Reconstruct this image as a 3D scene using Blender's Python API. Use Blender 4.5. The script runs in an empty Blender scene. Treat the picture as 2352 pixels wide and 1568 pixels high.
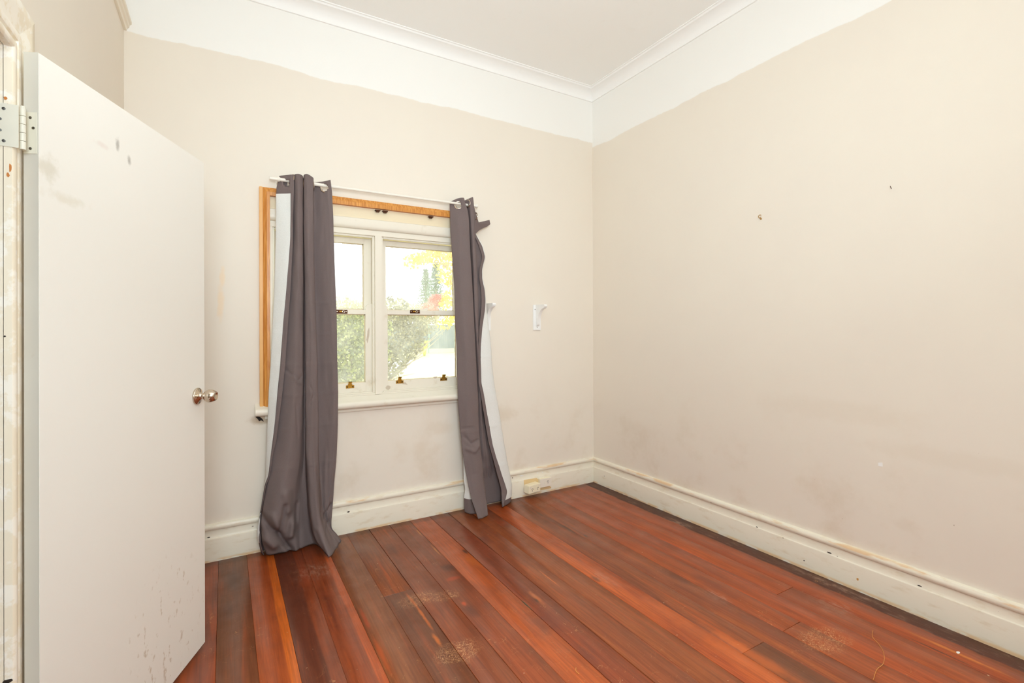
import bpy, bmesh, math, random
from mathutils import Vector, Matrix, noise
random.seed(7)
S = bpy.context.scene
COL = S.collection
# ---------------------------------------------------------------- camera
F, YAW, PIT, ROL = 1097.3229, -0.51302607, 0.00237075, -0.00380453
CAM = Vector((-2.82075, -3.22590, 1.34218)); CX, CY = 1133.5364, 751.1346
cy, sy, cp, sp, cr, sr = math.cos(YAW), math.sin(YAW), math.cos(PIT), math.sin(PIT), math.cos(ROL), math.sin(ROL)
FW = Vector((-sy*cp, cy*cp, sp)); r0 = Vector((cy, sy, 0)); u0 = r0.cross(FW)
RT = r0*cr + u0*sr; UP = -r0*sr + u0*cr
cam = bpy.data.cameras.new('camera'); co = bpy.data.objects.new('camera', cam); COL.objects.link(co)
co.matrix_world = Matrix(((RT.x, UP.x, -FW.x, CAM.x), (RT.y, UP.y, -FW.y, CAM.y), (RT.z, UP.z, -FW.z, CAM.z), (0, 0, 0, 1)))
cam.sensor_width = 36; cam.lens = F*36/2352; cam.shift_x = (1176-CX)/2352; cam.shift_y = (CY-784)/2352
cam.clip_start = 0.02; cam.clip_end = 300
S.camera = co
# ---------------------------------------------------------------- sky, lamps, exposure
wd = bpy.data.worlds.new('sky'); S.world = wd; wd.use_nodes = True
bg = wd.node_tree.nodes['Background']; bg.inputs[0].default_value = (0.93, 0.97, 1.0, 1); bg.inputs[1].default_value = 2.3
def area(name, loc, rot, size, power, colr=(1, 1, 1), sy_=None):
    l = bpy.data.lights.new(name, 'AREA'); l.energy = power; l.color = colr; l.size = size
    if sy_: l.shape = 'RECTANGLE'; l.size_y = sy_
    o = bpy.data.objects.new(name, l); COL.objects.link(o); o.location = loc; o.rotation_euler = rot
    return o
LC = (0.84, 1.0, 1.10)
def aim(o, t): o.rotation_euler = (Vector(t)-o.location).to_track_quat('-Z', 'Y').to_euler()
# unseen lamps behind the camera: ceiling-bounced flash as two, plus an added frontal fill
b1 = area('bounce_flash', (-2.75, -3.3, 1.75), (0, 0, 0), 0.5, 16, LC); b1.data.spread = math.radians(120); aim(b1, (-1.75, -1.7, 3.4))
b2 = area('ceiling_flash', (-2.2, -3.4, 2.2), (math.radians(180), 0, 0), 0.5, 31, LC); b2.data.spread = math.radians(140)
um = area('fill_light', (-2.8, -4.1, 1.9), (0, 0, 0), 1.0, 26, LC); um.data.spread = math.radians(115); aim(um, (-1.2, 0, .6))
sun = bpy.data.lights.new('sun', 'SUN'); sun.energy = 3.0; sun.angle = 0.02; sun.color = (1, 0.96, 0.88)
so = bpy.data.objects.new('sun', sun); COL.objects.link(so); so.rotation_euler = (math.radians(38), 0, math.radians(-12))
V = S.view_settings; V.view_transform = 'Standard'; V.look = 'None'; V.exposure = 0.10; V.gamma = 1.0; V.use_curve_mapping = False
try:
    S.cycles.diffuse_bounces = 8; S.cycles.max_bounces = 14; S.cycles.transparent_max_bounces = 16
except Exception: pass

def at(px, py, axis, val):
    d = FW + RT*((px-CX)/F) - UP*((py-CY)/F)
    return CAM + d*((val-CAM[axis])/d[axis])

# ---------------------------------------------------------------- materials
def srgb(r, g, b):
    f = lambda c: (c/255/12.92) if c/255 <= 0.04045 else ((c/255+0.055)/1.055)**2.4
    return (f(r), f(g), f(b), 1)
class N:
    def __init__(s, name):
        s.m = bpy.data.materials.new(name); s.m.use_nodes = True; s.t = s.m.node_tree
        s.b = s.t.nodes['Principled BSDF']; s.geo = None
    def n(s, typ, **k):
        x = s.t.nodes.new(typ)
        for a, v in k.items(): setattr(x, a, v)
        return x
    def L(s, a, b): s.t.links.new(a, b)
    def pos(s):
        if not s.geo: s.geo = s.n('ShaderNodeNewGeometry')
        return s.geo.outputs['Position']
    def map(s, scale=(1, 1, 1), loc=(0, 0, 0), rot=(0, 0, 0), src=None):
        m = s.n('ShaderNodeMapping'); m.inputs['Location'].default_value = loc; m.inputs['Scale'].default_value = scale; m.inputs['Rotation'].default_value = rot
        s.L(src or s.pos(), m.inputs[0]); return m.outputs[0]
    def noise(s, vec, scale=5, detail=3, rough=.5, dist=0):
        x = s.n('ShaderNodeTexNoise'); x.inputs['Scale'].default_value = scale; x.inputs['Detail'].default_value = detail
        x.inputs['Roughness'].default_value = rough; x.inputs['Distortion'].default_value = dist
        s.L(vec, x.inputs['Vector']); return x.outputs['Fac']
    def ramp(s, fac, a, b, va=0., vb=1.):
        x = s.n('ShaderNodeMapRange'); x.interpolation_type = 'SMOOTHSTEP'
        x.inputs[1].default_value = a; x.inputs[2].default_value = b; x.inputs[3].default_value = va; x.inputs[4].default_value = vb
        s.L(fac, x.inputs[0]); return x.outputs[0]
    def math(s, op, a, b=0., c=None):
        x = s.n('ShaderNodeMath', operation=op)
        for i, v in enumerate((a, b) if c is None else (a, b, c)):
            if isinstance(v, (int, float)): x.inputs[i].default_value = v
            else: s.L(v, x.inputs[i])
        return x.outputs[0]
    def mix(s, fac, a, b, mode='MIX'):
        x = s.n('ShaderNodeMix', data_type='RGBA', blend_type=mode)
        for i, v in ((0, fac), (6, a), (7, b)):
            if isinstance(v, (int, float)): x.inputs[i].default_value = v
            elif isinstance(v, tuple): x.inputs[i].default_value = v
            else: s.L(v, x.inputs[i])
        return x.outputs[2]
    def sep(s, v=None):
        x = s.n('ShaderNodeSeparateXYZ'); s.L(v or s.pos(), x.inputs[0]); return x.outputs
    def out(s, col=None, rough=.5, metal=0., spec=.5, bump=None, bs=.1, bd=.002):
        def setv(k, v):
            if isinstance(v, (int, float, tuple)): s.b.inputs[k].default_value = v
            else: s.L(v, s.b.inputs[k])
        if col is not None: setv('Base Color', col)
        setv('Roughness', rough); s.b.inputs['Metallic'].default_value = metal; s.b.inputs['Specular IOR Level'].default_value = spec
        if bump is not None:
            x = s.n('ShaderNodeBump'); x.inputs['Strength'].default_value = bs; x.inputs['Distance'].default_value = bd
            s.L(bump, x.inputs['Height']); s.L(x.outputs[0], s.b.inputs['Normal'])
        return s.m
    def blob(s, c, r, wob=0.4, sc=12, soft=.5):
        """mask 1 inside an irregular patch at world point c with radii r"""
        v = s.map(scale=tuple(1/q for q in r), loc=tuple(-a/q for a, q in zip(c, r)))
        l = s.n('ShaderNodeVectorMath', operation='LENGTH'); s.L(v, l.inputs[0])
        nz = s.noise(s.pos(), sc, 4, .6)
        d = s.math('ADD', l.outputs['Value'], s.math('MULTIPLY', s.math('SUBTRACT', nz, .5), wob*2))
        return s.ramp(d, 1-soft, 1, 1, 0)

BEIGE = srgb(235, 226, 213); WHITE = srgb(245, 243, 238); TRIM = srgb(240, 230, 212); DIRT = srgb(190, 165, 120)
def wall_mat(name, zb, drift_axis, stains=(), white=WHITE):
    k = N(name); X = k.sep()
    ax = X[drift_axis]
    nz = k.noise(k.map((1.3, 1.3, 0.2)), 1.6, 2)
    nf = k.noise(k.map((1, 1, .6)), 14, 3, .6)
    line = k.math('ADD', k.math('ADD', k.math('MULTIPLY', k.math('SUBTRACT', nz, .5), .06), k.math('MULTIPLY', k.math('SUBTRACT', nf, .5), .022)), zb)
    f = k.ramp(k.math('SUBTRACT', X[2], line), -.003, .004)
    bl = k.noise(k.pos(), 2.2, 4, .6)
    beige = k.mix(bl, srgb(233, 223, 210), srgb(238, 229, 214))
    low = k.math('MULTIPLY', k.ramp(X[2], 1.1, .2), k.ramp(k.noise(k.pos(), 3.5, 5, .6), .48, .75))
    beige = k.mix(k.math('MULTIPLY', low, .35), beige, srgb(205, 182, 150))
    sp = k.ramp(k.noise(k.pos(), 38, 2, .5), .765, .80)
    beige = k.mix(k.math('MULTIPLY', sp, k.ramp(X[2], 1.4, .3, .0, .45)), beige, srgb(150, 115, 75))
    for c, r, colr, s_ in stains:
        beige = k.mix(k.math('MULTIPLY', k.blob(c, r, .5, 18, .7), s_), beige, colr)
    return k.out(k.mix(f, beige, white), .55, bump=k.noise(k.pos(), 45, 3), bs=.05, bd=.002)
M_back = wall_mat('paint_back', 2.966, 0, [((-2.84, 0, 1.5), (.025, .1, .14), srgb(245, 215, 175), .5), ((-2.83, 0, 1.65), (.02, .1, .08), srgb(245, 215, 175), .5),
    ((-2.62, 0, .79), (.1, .1, .035), srgb(170, 140, 95), .6), ((-.95, 0, .67), (.22, .1, .08), srgb(200, 178, 148), .25), ((-1.45, 0, .62), (.15, .1, .07), srgb(205, 182, 150), .2)])
M_right = wall_mat('paint_right', 2.925, 1, [((0, -1.9, .9), (.1, .5, .08), srgb(205, 180, 148), .09), ((0, -2.4, .75), (.1, .5, .06), srgb(200, 176, 140), .09), ((0, -2.2, .4), (.1, .06, .04), srgb(180, 150, 110), .09),
    ((0, -.5, .55), (.1, .3, .08), srgb(205, 182, 150), .09)])
M_left = wall_mat('paint_left', 2.99, 1)
def paint(name, base, dirt=.35, rough=.4, thr=(.6, .75), dcol=DIRT, sc=9):
    k = N(name); d = k.ramp(k.noise(k.pos(), sc, 5, .65), *thr)
    return k.out(k.mix(k.math('MULTIPLY', d, dirt), base, dcol), rough, bump=k.noise(k.map((1, 1, 1)), 70, 3), bs=.08, bd=.001)
M_trim = paint('gloss_trim_paint', TRIM)
M_win = paint('window_paint', srgb(236, 228, 212), .3, .38)
M_cream = paint('cream_board_paint', srgb(236, 220, 188), .1, .5)
M_ceil = paint('ceiling_paint', srgb(249, 248, 244), .04, .7)
M_corn = paint('cornice_paint', srgb(250, 249, 246), .04, .6)
M_jamb = paint('peeling_jamb_paint', srgb(240, 228, 205), .8, .45, (.5, .58), srgb(250, 244, 232), 16)
def base_mat():
    k = N('skirting_paint'); X = k.sep()
    d = k.ramp(k.noise(k.map((1.2, 1.2, 4)), 7, 5, .65), .52, .75)
    c = k.mix(k.math('MULTIPLY', d, .35), srgb(240, 232, 214), srgb(205, 178, 130))
    rub = k.math('MULTIPLY', k.ramp(k.noise(k.map((.8, .8, 5)), 4, 4, .6), .5, .62), k.ramp(k.math('ABSOLUTE', k.math('SUBTRACT', X[2], .205)), .012, .004))
    c = k.mix(k.math('MULTIPLY', rub, .6), c, srgb(222, 170, 95))
    bot = k.math('MULTIPLY', k.ramp(X[2], .022, .008), k.ramp(k.noise(k.map((2, 2, 6)), 5, 4), .4, .55))
    c = k.mix(k.math('MULTIPLY', bot, .6), c, srgb(225, 175, 100))
    chip = k.ramp(k.noise(k.map((1, 1, 1.6)), 26, 2, .5), .77, .79)
    c = k.mix(k.math('MULTIPLY', chip, .7), c, srgb(95, 65, 45))
    return k.out(c, .38, bump=k.noise(k.map((.6, .6, 3)), 50, 3), bs=.08, bd=.001)
M_base = base_mat()
def door_mat():
    k = N('door_paint')
    H = Vector((-3.2332, -1.5926, 0)); D = Vector((math.sin(.4253), math.cos(.4253), 0))
    c = k.mix(k.noise(k.pos(), 1.5, 3), srgb(241, 238, 230), srgb(240, 235, 226))
    for s_, z, r, colr, f in [(.03, 1.765, (.05, .05, .045), srgb(200, 190, 165), .45), (.09, 1.70, (.09, .09, .02), srgb(210, 200, 175), .35), (.29, 1.93, (.012, .012, .03), srgb(170, 165, 155), .8),
                             (.345, 1.895, (.012, .012, .02), srgb(170, 165, 155), .8), (.22, 1.90, (.05, .05, .012), srgb(225, 205, 195), .4)]:
        p = H + D*s_; c = k.mix(k.math('MULTIPLY', k.blob((p.x, p.y, z), r, .8, 40, .9), f), c, colr)
    p = H + D*.55
    zone = k.blob((p.x, p.y, .24), (.32, .32, .3), .3, 6, .6)
    sm = k.ramp(k.noise(k.map((1, 1, .55)), 42, 3, .6), .60, .70)
    c = k.mix(k.math('MULTIPLY', k.math('MULTIPLY', zone, sm), .55), c, srgb(180, 155, 120))
    return k.out(c, .5, bump=k.noise(k.pos(), 120, 2), bs=.06, bd=.001)
M_door = door_mat()
M_dooredge = paint('door_edge_paint', srgb(206, 201, 190), .3, .5, (.62, .72), srgb(190, 175, 160), 14)
def timber():
    k = N('orange_pine')
    g = k.noise(k.map((40, 40, 2.5)), 3, 5, .6, .5)
    g2 = k.noise(k.map((2.5, 40, 40)), 3, 5, .6, .5)
    c = k.mix(k.ramp(g, .35, .7), srgb(196, 122, 48), srgb(226, 160, 80))
    return k.out(c, .35, bump=g, bs=.05, bd=.001)
M_tim = timber()
k = N('pale_pine'); M_tim2 = k.out(k.mix(k.noise(k.map((40, 40, 2.5)), 3, 4), srgb(222, 160, 84), srgb(236, 182, 108)), .4)
k = N('dark_pine'); M_tim3 = k.out(k.mix(k.noise(k.map((40, 40, 2.5)), 3, 4), srgb(186, 108, 42), srgb(208, 132, 58)), .4)
def metal(name, c, r=.25): k = N(name); return k.out(c, k.ramp(k.noise(k.pos(), 60, 2), .3, .7, r*.8, r*1.2), 1.)
M_nickel = metal('satin_nickel', srgb(205, 190, 172), .16); M_steel = None
M_brass = metal('old_brass', srgb(190, 145, 62), .4); M_dark = metal('dark_bronze', srgb(84, 52, 38), .45)
M_screw = metal('screw_metal', srgb(120, 120, 116), .35)
def plain(name, c, r=.5, spec=.5, var=.04):
    k = N(name); c2 = tuple(max(0, q*(1-var)) for q in c[:3])+(1,)
    return k.out(k.mix(k.noise(k.pos(), 30, 2), c, c2), r, spec=spec)
M_steel = plain('painted_steel', srgb(226, 221, 204), .3)
M_white = plain('white_enamel', srgb(246, 245, 242), .3); M_hole = plain('dark_hole', srgb(40, 28, 20), .8)
M_sock = plain('aged_plastic', srgb(250, 240, 212), .35); M_sock2 = plain('white_plastic', srgb(242, 233, 218), .35)
M_rod = plain('rod_enamel', srgb(244, 238, 226), .3)
M_fray = plain('cream_chip', srgb(205, 190, 170), .7)
def cloth(name, a, b, lines=True):
    k = N(name)
    w = k.noise(k.map((220, 220, 220)), 4, 2)
    c = k.mix(k.noise(k.map((3, 3, 1)), 3, 3), a, b)
    dk = k.noise(k.pos(), 330, 2)
    c = k.mix(k.ramp(dk, .4, .62, 0, .16), c, tuple(q*.55 for q in a[:3])+(1,))
    return k.out(c, .85, spec=.2, bump=w, bs=.15, bd=.0008)
M_fab = cloth('charcoal_fabric', srgb(124, 109, 106), srgb(115, 102, 100)); M_lin = cloth('white_lining', srgb(236, 236, 232), srgb(230, 230, 226))
def glass():
    k = N('veiled_dusty_glass'); t = k.t; o = t.nodes['Material Output']
    tr = k.n('ShaderNodeBsdfTransparent'); tr.inputs[0].default_value = (.98, .99, .98, 1)
    gl = k.n('ShaderNodeBsdfGlossy'); gl.inputs['Roughness'].default_value = .02
    df = k.n('ShaderNodeBsdfTranslucent'); df.inputs[0].default_value = (.95, .96, .93, 1)
    lw = k.n('ShaderNodeFresnel'); lw.inputs[0].default_value = 1.45
    m1 = k.n('ShaderNodeMixShader'); k.L(lw.outputs[0], m1.inputs[0]); k.L(tr.outputs[0], m1.inputs[1]); k.L(gl.outputs[0], m1.inputs[2])
    m2 = k.n('ShaderNodeMixShader'); k.L(k.ramp(k.noise(k.pos(), 7, 5, .65), .35, .75, .11, .25), m2.inputs[0])  # dust film, thickened into a veil that washes out the bright garden
    k.L(m1.outputs[0], m2.inputs[1]); k.L(df.outputs[0], m2.inputs[2]); k.L(m2.outputs[0], o.inputs[0])
    return k.m
M_glass = glass()

# floor board material: two tones with a wandering split, grain, wear
FEAT = [ # marks of the timber itself: pixel of the centre -> floor point, radii (across, along), colour, strength
 (968, 1408, .011, .20, (224, 118, 48), .9), (1003, 1468, .014, .07, (226, 122, 50), .9), (940, 1372, .008, .08, (214, 104, 44), .7),
 (1068, 1266, .016, .045, (58, 36, 26), .9), (1085, 1286, .05, .12, (212, 110, 44), .7), (962, 1222, .006, .10, (226, 142, 66), .8), (1000, 1262, .007, .10, (226, 142, 66), .8),
 (1035, 1302, .055, .06, (84, 44, 32), .7), (1040, 1328, .055, .03, (184, 76, 36), .8), (1083, 1402, .04, .08, (92, 50, 38), .6), (1066, 1386, .014, .025, (206, 84, 40), .8),
 (1238, 1180, .010, .07, (66, 50, 36), .75), (1300, 1212, .010, .10, (70, 54, 40), .6), (1345, 1230, .012, .03, (60, 48, 36), .8), (1262, 1328, .006, .14, (220, 120, 56), .8), (1232, 1372, .02, .09, (206, 112, 54), .7),
 (1210, 1388, .004, .07, (104, 94, 70), .9), (1232, 1378, .012, .03, (70, 48, 36), .7), (535, 1330, .05, .18, (82, 50, 42), .55), (525, 1400, .04, .10, (88, 52, 42), .5),
 (640, 1290, .012, .30, (96, 40, 26), .5), (700, 1320, .03, .22, (164, 66, 30), .5), (760, 1400, .02, .25, (92, 38, 30), .45), (800, 1490, .05, .14, (176, 84, 42), .5),
 (875, 1500, .016, .20, (206, 92, 40), .7), (838, 1420, .012, .14, (196, 80, 38), .6), (1110, 1240, .04, .09, (92, 40, 34), .5), (1150, 1200, .05, .09, (180, 78, 34), .5),
 (1560, 1420, .045, .32, (214, 104, 42), .6), (1720, 1510, .045, .30, (220, 108, 44), .6), (1420, 1345, .008, .14, (196, 88, 44), .6), (1370, 1330, .02, .05, (84, 52, 38), .6),
 (2200, 1500, .012, .22, (212, 124, 52), .8), (2150, 1492, .007, .20, (72, 52, 40), .7), (1550, 1254, .006, .40, (206, 90, 44), .6), (1700, 1330, .006, .40, (214, 98, 46), .6),
 (1640, 1345, .05, .20, (110, 60, 46), .5), (1560, 1325, .05, .14, (104, 58, 46), .5), (1250, 1430, .05, .12, (112, 60, 46), .5), (1340, 1500, .05, .10, (116, 62, 46), .45), (900, 1260, .05, .10, (100, 56, 46), .5)]
def board_mat(i, A, B, split, side, x0, x1):
    k = N('jarrah_board_%d' % i); X = k.sep(); sd = i*3.7
    wob = k.math('MULTIPLY', k.math('SUBTRACT', k.noise(k.map((0, 1.6, 0), (0, sd, 0)), 1, 3), .5), .16)
    u = k.math('ADD', k.math('DIVIDE', k.math('SUBTRACT', X[0], x0), x1-x0), wob)
    s_ = k.ramp(u, split-.03, split+.03)
    if side < 0: s_ = k.math('SUBTRACT', 1., s_)
    patch = k.ramp(k.noise(k.map((9, .9, 1), (sd, sd, 0)), 1.3, 4, .6, .6), .42, .66)
    if split > 5 or split < -5: s_ = patch
    g = k.noise(k.map((70, 2.6, 1), (sd, sd, 0)), 1.6, 6, .65, .4)
    gv = k.noise(k.map((14, .8, 1), (sd*2, sd, 0)), 1.2, 2, .4, .2)
    wv = k.math('SINE', k.math('MULTIPLY', gv, 46))
    c = k.mix(s_, A, B)
    c = k.mix(k.ramp(g, .36, .64, .42, 0), c, k.mix(1., c, (.42, .34, .32, 1), 'MULTIPLY'))
    c = k.mix(k.ramp(wv, .2, 1, 0, .16), c, k.mix(1., c, (.5, .4, .36, 1), 'MULTIPLY'))
    for px, py, rx, ry, fc, fs in FEAT:
        q = at(px, py, 2, 0)
        if not (x0-.01 < q.x < x1+.01): continue
        qx = min(max(q.x, x0+rx*.6), x1-rx*.6)
        m1 = k.blob((qx, q.y, 0), (rx, ry, .2), .55, 14, .8)
        c = k.mix(k.math('MULTIPLY', m1, fs), c, srgb(*fc))
    lift = k.ramp(k.noise(k.map((22, 1.1, 1), (sd, -sd, 0)), 1.3, 4, .6, .5), .55, .75)
    c = k.mix(k.math('MULTIPLY', lift, .45), c, srgb(196, 88, 32))
    blot = k.ramp(k.noise(k.pos(), 3.1, 5, .62), .5, .72)
    c = k.mix(k.math('MULTIPLY', blot, .26), c, srgb(92, 50, 36))
    # unvarnished grimy edge along the right and window walls
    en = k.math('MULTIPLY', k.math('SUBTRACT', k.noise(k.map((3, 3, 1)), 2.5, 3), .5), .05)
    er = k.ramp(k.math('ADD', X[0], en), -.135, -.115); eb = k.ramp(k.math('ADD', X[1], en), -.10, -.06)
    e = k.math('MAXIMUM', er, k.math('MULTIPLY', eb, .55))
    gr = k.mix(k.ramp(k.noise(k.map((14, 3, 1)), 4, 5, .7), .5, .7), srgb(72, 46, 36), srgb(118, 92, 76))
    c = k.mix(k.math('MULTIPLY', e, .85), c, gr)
    # worn hazy scuffs and hairline scratches
    def hair(rot, sc, w, seed):
        nn = k.noise(k.map((1, 1, 1), (seed, seed, 0), (0, 0, rot)), sc, 2, .4, 1.2)
        return k.ramp(k.math('ABSOLUTE', k.math('SUBTRACT', nn, .5)), w, w*.3)
    zone = k.ramp(k.noise(k.pos(), 1.7, 3, .6), .46, .62)
    sc = k.math('MULTIPLY', k.math('MAXIMUM', hair(.4, 11, .004, 2.2), hair(1.3, 17, .0045, 8.1)), k.math('MULTIPLY', zone, k.ramp(k.noise(k.pos(), 19, 2), .5, .6)))
    c = k.mix(k.math('MULTIPLY', sc, .6), c, srgb(214, 150, 96))
    dense = k.math('MAXIMUM', hair(.2, 30, .014, 5.), k.math('MAXIMUM', hair(2.0, 38, .014, 1.), hair(1.1, 48, .016, 3.)))
    pt = None
    for cpt, r in [((-1.985, -.97, 0), (.13, .07, .1)), ((-1.86, -1.01, 0), (.09, .06, .1)), ((-1.975, -1.42, 0), (.13, .09, .1)), ((-.58, -2.13, 0), (.15, .1, .1))]:
        b = k.blob(cpt, r, .55, 22, .6); pt = b if pt is None else k.math('MAXIMUM', pt, b)
    c = k.mix(k.math('MULTIPLY', k.math('MULTIPLY', dense, pt), .85), c, srgb(226, 168, 116))
    hz = None
    for cpt, r in [((-1.05, -1.28, 0), (.05, .14, .1)), ((-.46, -.98, 0), (.06, .05, .1)), ((-.10, -.98, 0), (.05, .16, .1)), ((-.06, -1.9, 0), (.03, .35, .1)), ((-.28, -2.02, 0), (.09, .14, .1)), ((-2.38, -.42, 0), (.16, .14, .1)),
                   ((-.68, -1.68, 0), (.05, .1, .1)), ((-.62, -.22, 0), (.3, .06, .1))]:
        b = k.blob(cpt, r, .7, 26, .9); hz = b if hz is None else k.math('MAXIMUM', hz, b)
    hzf = k.math('MULTIPLY', hz, k.ramp(k.noise(k.map((30, 8, 1)), 3, 4, .7), .4, .65))
    c = k.mix(k.math('MULTIPLY', hzf, .42), c, srgb(196, 160, 138))
    spk = k.ramp(k.noise(k.pos(), 75, 1, .4), .80, .82)
    c = k.mix(k.math('MULTIPLY', spk, .8), c, srgb(225, 195, 160))
    rough = k.ramp(k.noise(k.pos(), 6, 4, .6), .3, .75, .30, .44)
    rough = k.math('MAXIMUM', rough, k.math('MULTIPLY', k.math('MAXIMUM', e, hzf), .6))
    return k.out(c, rough, spec=.5, bump=g, bs=.06, bd=.001)

# ---------------------------------------------------------------- mesh helpers
def link(name, verts, faces, mat, parent=None, smooth=False):
    me = bpy.data.meshes.new(name); me.from_pydata([tuple(v) for v in verts], [], faces); me.update()
    o = bpy.data.objects.new(name, me); COL.objects.link(o)
    for m in (mat if isinstance(mat, (list, tuple)) else [mat]): me.materials.append(m)
    if smooth:
        for p in me.polygons: p.use_smooth = True
    if parent: o.parent = parent
    return o
class MB:
    def __init__(s): s.v = []; s.f = []
    def box(s, a, b, M=None):
        i = len(s.v); x0, y0, z0 = a; x1, y1, z1 = b
        P = [(x0, y0, z0), (x1, y0, z0), (x1, y1, z0), (x0, y1, z0), (x0, y0, z1), (x1, y0, z1), (x1, y1, z1), (x0, y1, z1)]
        s.v += [tuple(M @ Vector(p)) if M else p for p in P]
        s.f += [tuple(i+q for q in f) for f in ((0, 3, 2, 1), (4, 5, 6, 7), (0, 1, 5, 4), (1, 2, 6, 5), (2, 3, 7, 6), (3, 0, 4, 7))]
        return s
    def sweep(s, prof, pts_fn, n):
        """closed profile swept: pts_fn(p, k) -> 3D, k=0..n-1"""
        i = len(s.v); m = len(prof)
        for k_ in range(n): s.v += [tuple(pts_fn(p, k_)) for p in prof]
        for k_ in range(n-1):
            for j in range(m):
                a = i+k_*m+j; b = i+k_*m+(j+1) % m; s.f.append((a, b, b+m, a+m))
        s.f.append(tuple(i+j for j in reversed(range(m)))); s.f.append(tuple(i+(n-1)*m+j for j in range(m)))
        return s
    def tube(s, pts, r, seg=10):
        pts = [Vector(p) for p in pts]; rr = r if isinstance(r, (list, tuple)) else [r]*len(pts)
        ax = []
        for k_ in range(len(pts)):
            d = (pts[min(k_+1, len(pts)-1)]-pts[max(k_-1, 0)]).normalized(); ax.append(d)
        up = Vector((0, 0, 1)) if abs(ax[0].z) < .9 else Vector((1, 0, 0))
        fr = []
        for d in ax:
            e = (up-d*up.dot(d)).normalized(); fr.append((e, d.cross(e))); up = e
        prof = [(math.cos(2*math.pi*j/seg), math.sin(2*math.pi*j/seg)) for j in range(seg)]
        return s.sweep(prof, lambda p, k_: pts[k_]+fr[k_][0]*p[0]*rr[k_]+fr[k_][1]*p[1]*rr[k_], len(pts))
    def lathe(s, prof, M, seg=32):
        """prof list of (r, h) about local z; M matrix"""
        i = len(s.v); m = len(prof)
        for j in range(seg):
            a = 2*math.pi*j/seg
            s.v += [tuple(M @ Vector((r*math.cos(a), r*math.sin(a), h))) for r, h in prof]
        for j in range(seg):
            for q in range(m-1):
                a = i+j*m+q; b = i+((j+1) % seg)*m+q; s.f.append((a, b, b+1, a+1))
        return s
    def poly_prism(s, pts, d):
        i = len(s.v); n = len(pts); d = Vector(d)
        s.v += [tuple(p) for p in pts]+[tuple(Vector(p)+d) for p in pts]
        s.f.append(tuple(i+j for j in range(n))); s.f.append(tuple(i+n+j for j in reversed(range(n))))
        for j in range(n): s.f.append((i+j, i+n+j, i+n+(j+1) % n, i+(j+1) % n))
        return s
    def ring(s, c, nrm, R_, w, t, seg=28):
        c = Vector(c); q = Vector(nrm).to_track_quat('Z', 'Y').to_matrix().to_4x4()
        M = Matrix.Translation(c) @ q; prof = [(R_-w, -t), (R_, -t), (R_+.0, t), (R_-w, t), (R_-w, -t)]
        prof = [(R_-w+w*.5*(1+math.cos(a)), t*math.sin(a)) for a in [2*math.pi*j/8 for j in range(9)]]
        return s.lathe(prof, M, seg)
    def build(s, name, mat, parent=None, bevel=0, smooth=False, segs=2):
        o = link(name, s.v, s.f, mat, parent, smooth)
        bm = bmesh.new(); bm.from_mesh(o.data); bmesh.ops.recalc_face_normals(bm, faces=bm.faces)
        if bevel: bmesh.ops.bevel(bm, geom=[e for e in bm.edges if e.is_manifold and e.calc_face_angle(0) > .5], offset=bevel, segments=segs, affect='EDGES', clamp_overlap=True)
        bm.to_mesh(o.data); bm.free()
        if bevel and not smooth:
            for p in o.data.polygons: p.use_smooth = True
            try: o.data.set_sharp_from_angle(angle=.9)
            except Exception: pass
        elif smooth:
            try: o.data.set_sharp_from_angle(angle=.8)
            except Exception: pass
        return o
def empty(name, loc=(0, 0, 0)):
    o = bpy.data.objects.new(name, None); COL.objects.link(o); o.location = loc; o.empty_display_size = .1; return o
def adopt(root):
    """children were built in world coordinates: keep them there although the root sits at the thing's base"""
    inv = Matrix.Translation(-root.location)
    for c in root.children: c.matrix_parent_inverse = inv
def tag(o, label, cat, group=None):
    o['label'] = label; o['category'] = cat
    if group: o['group'] = group
    return o
def st(o): o['kind'] = 'structure'; return o
def axisM(o_, z): return Matrix.Translation(Vector(o_)) @ Vector(z).to_track_quat('Z', 'Y').to_matrix().to_4x4()

W = 3.2913; RY = -4.35; ZC = 3.40      # room width, rear wall, ceiling
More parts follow.
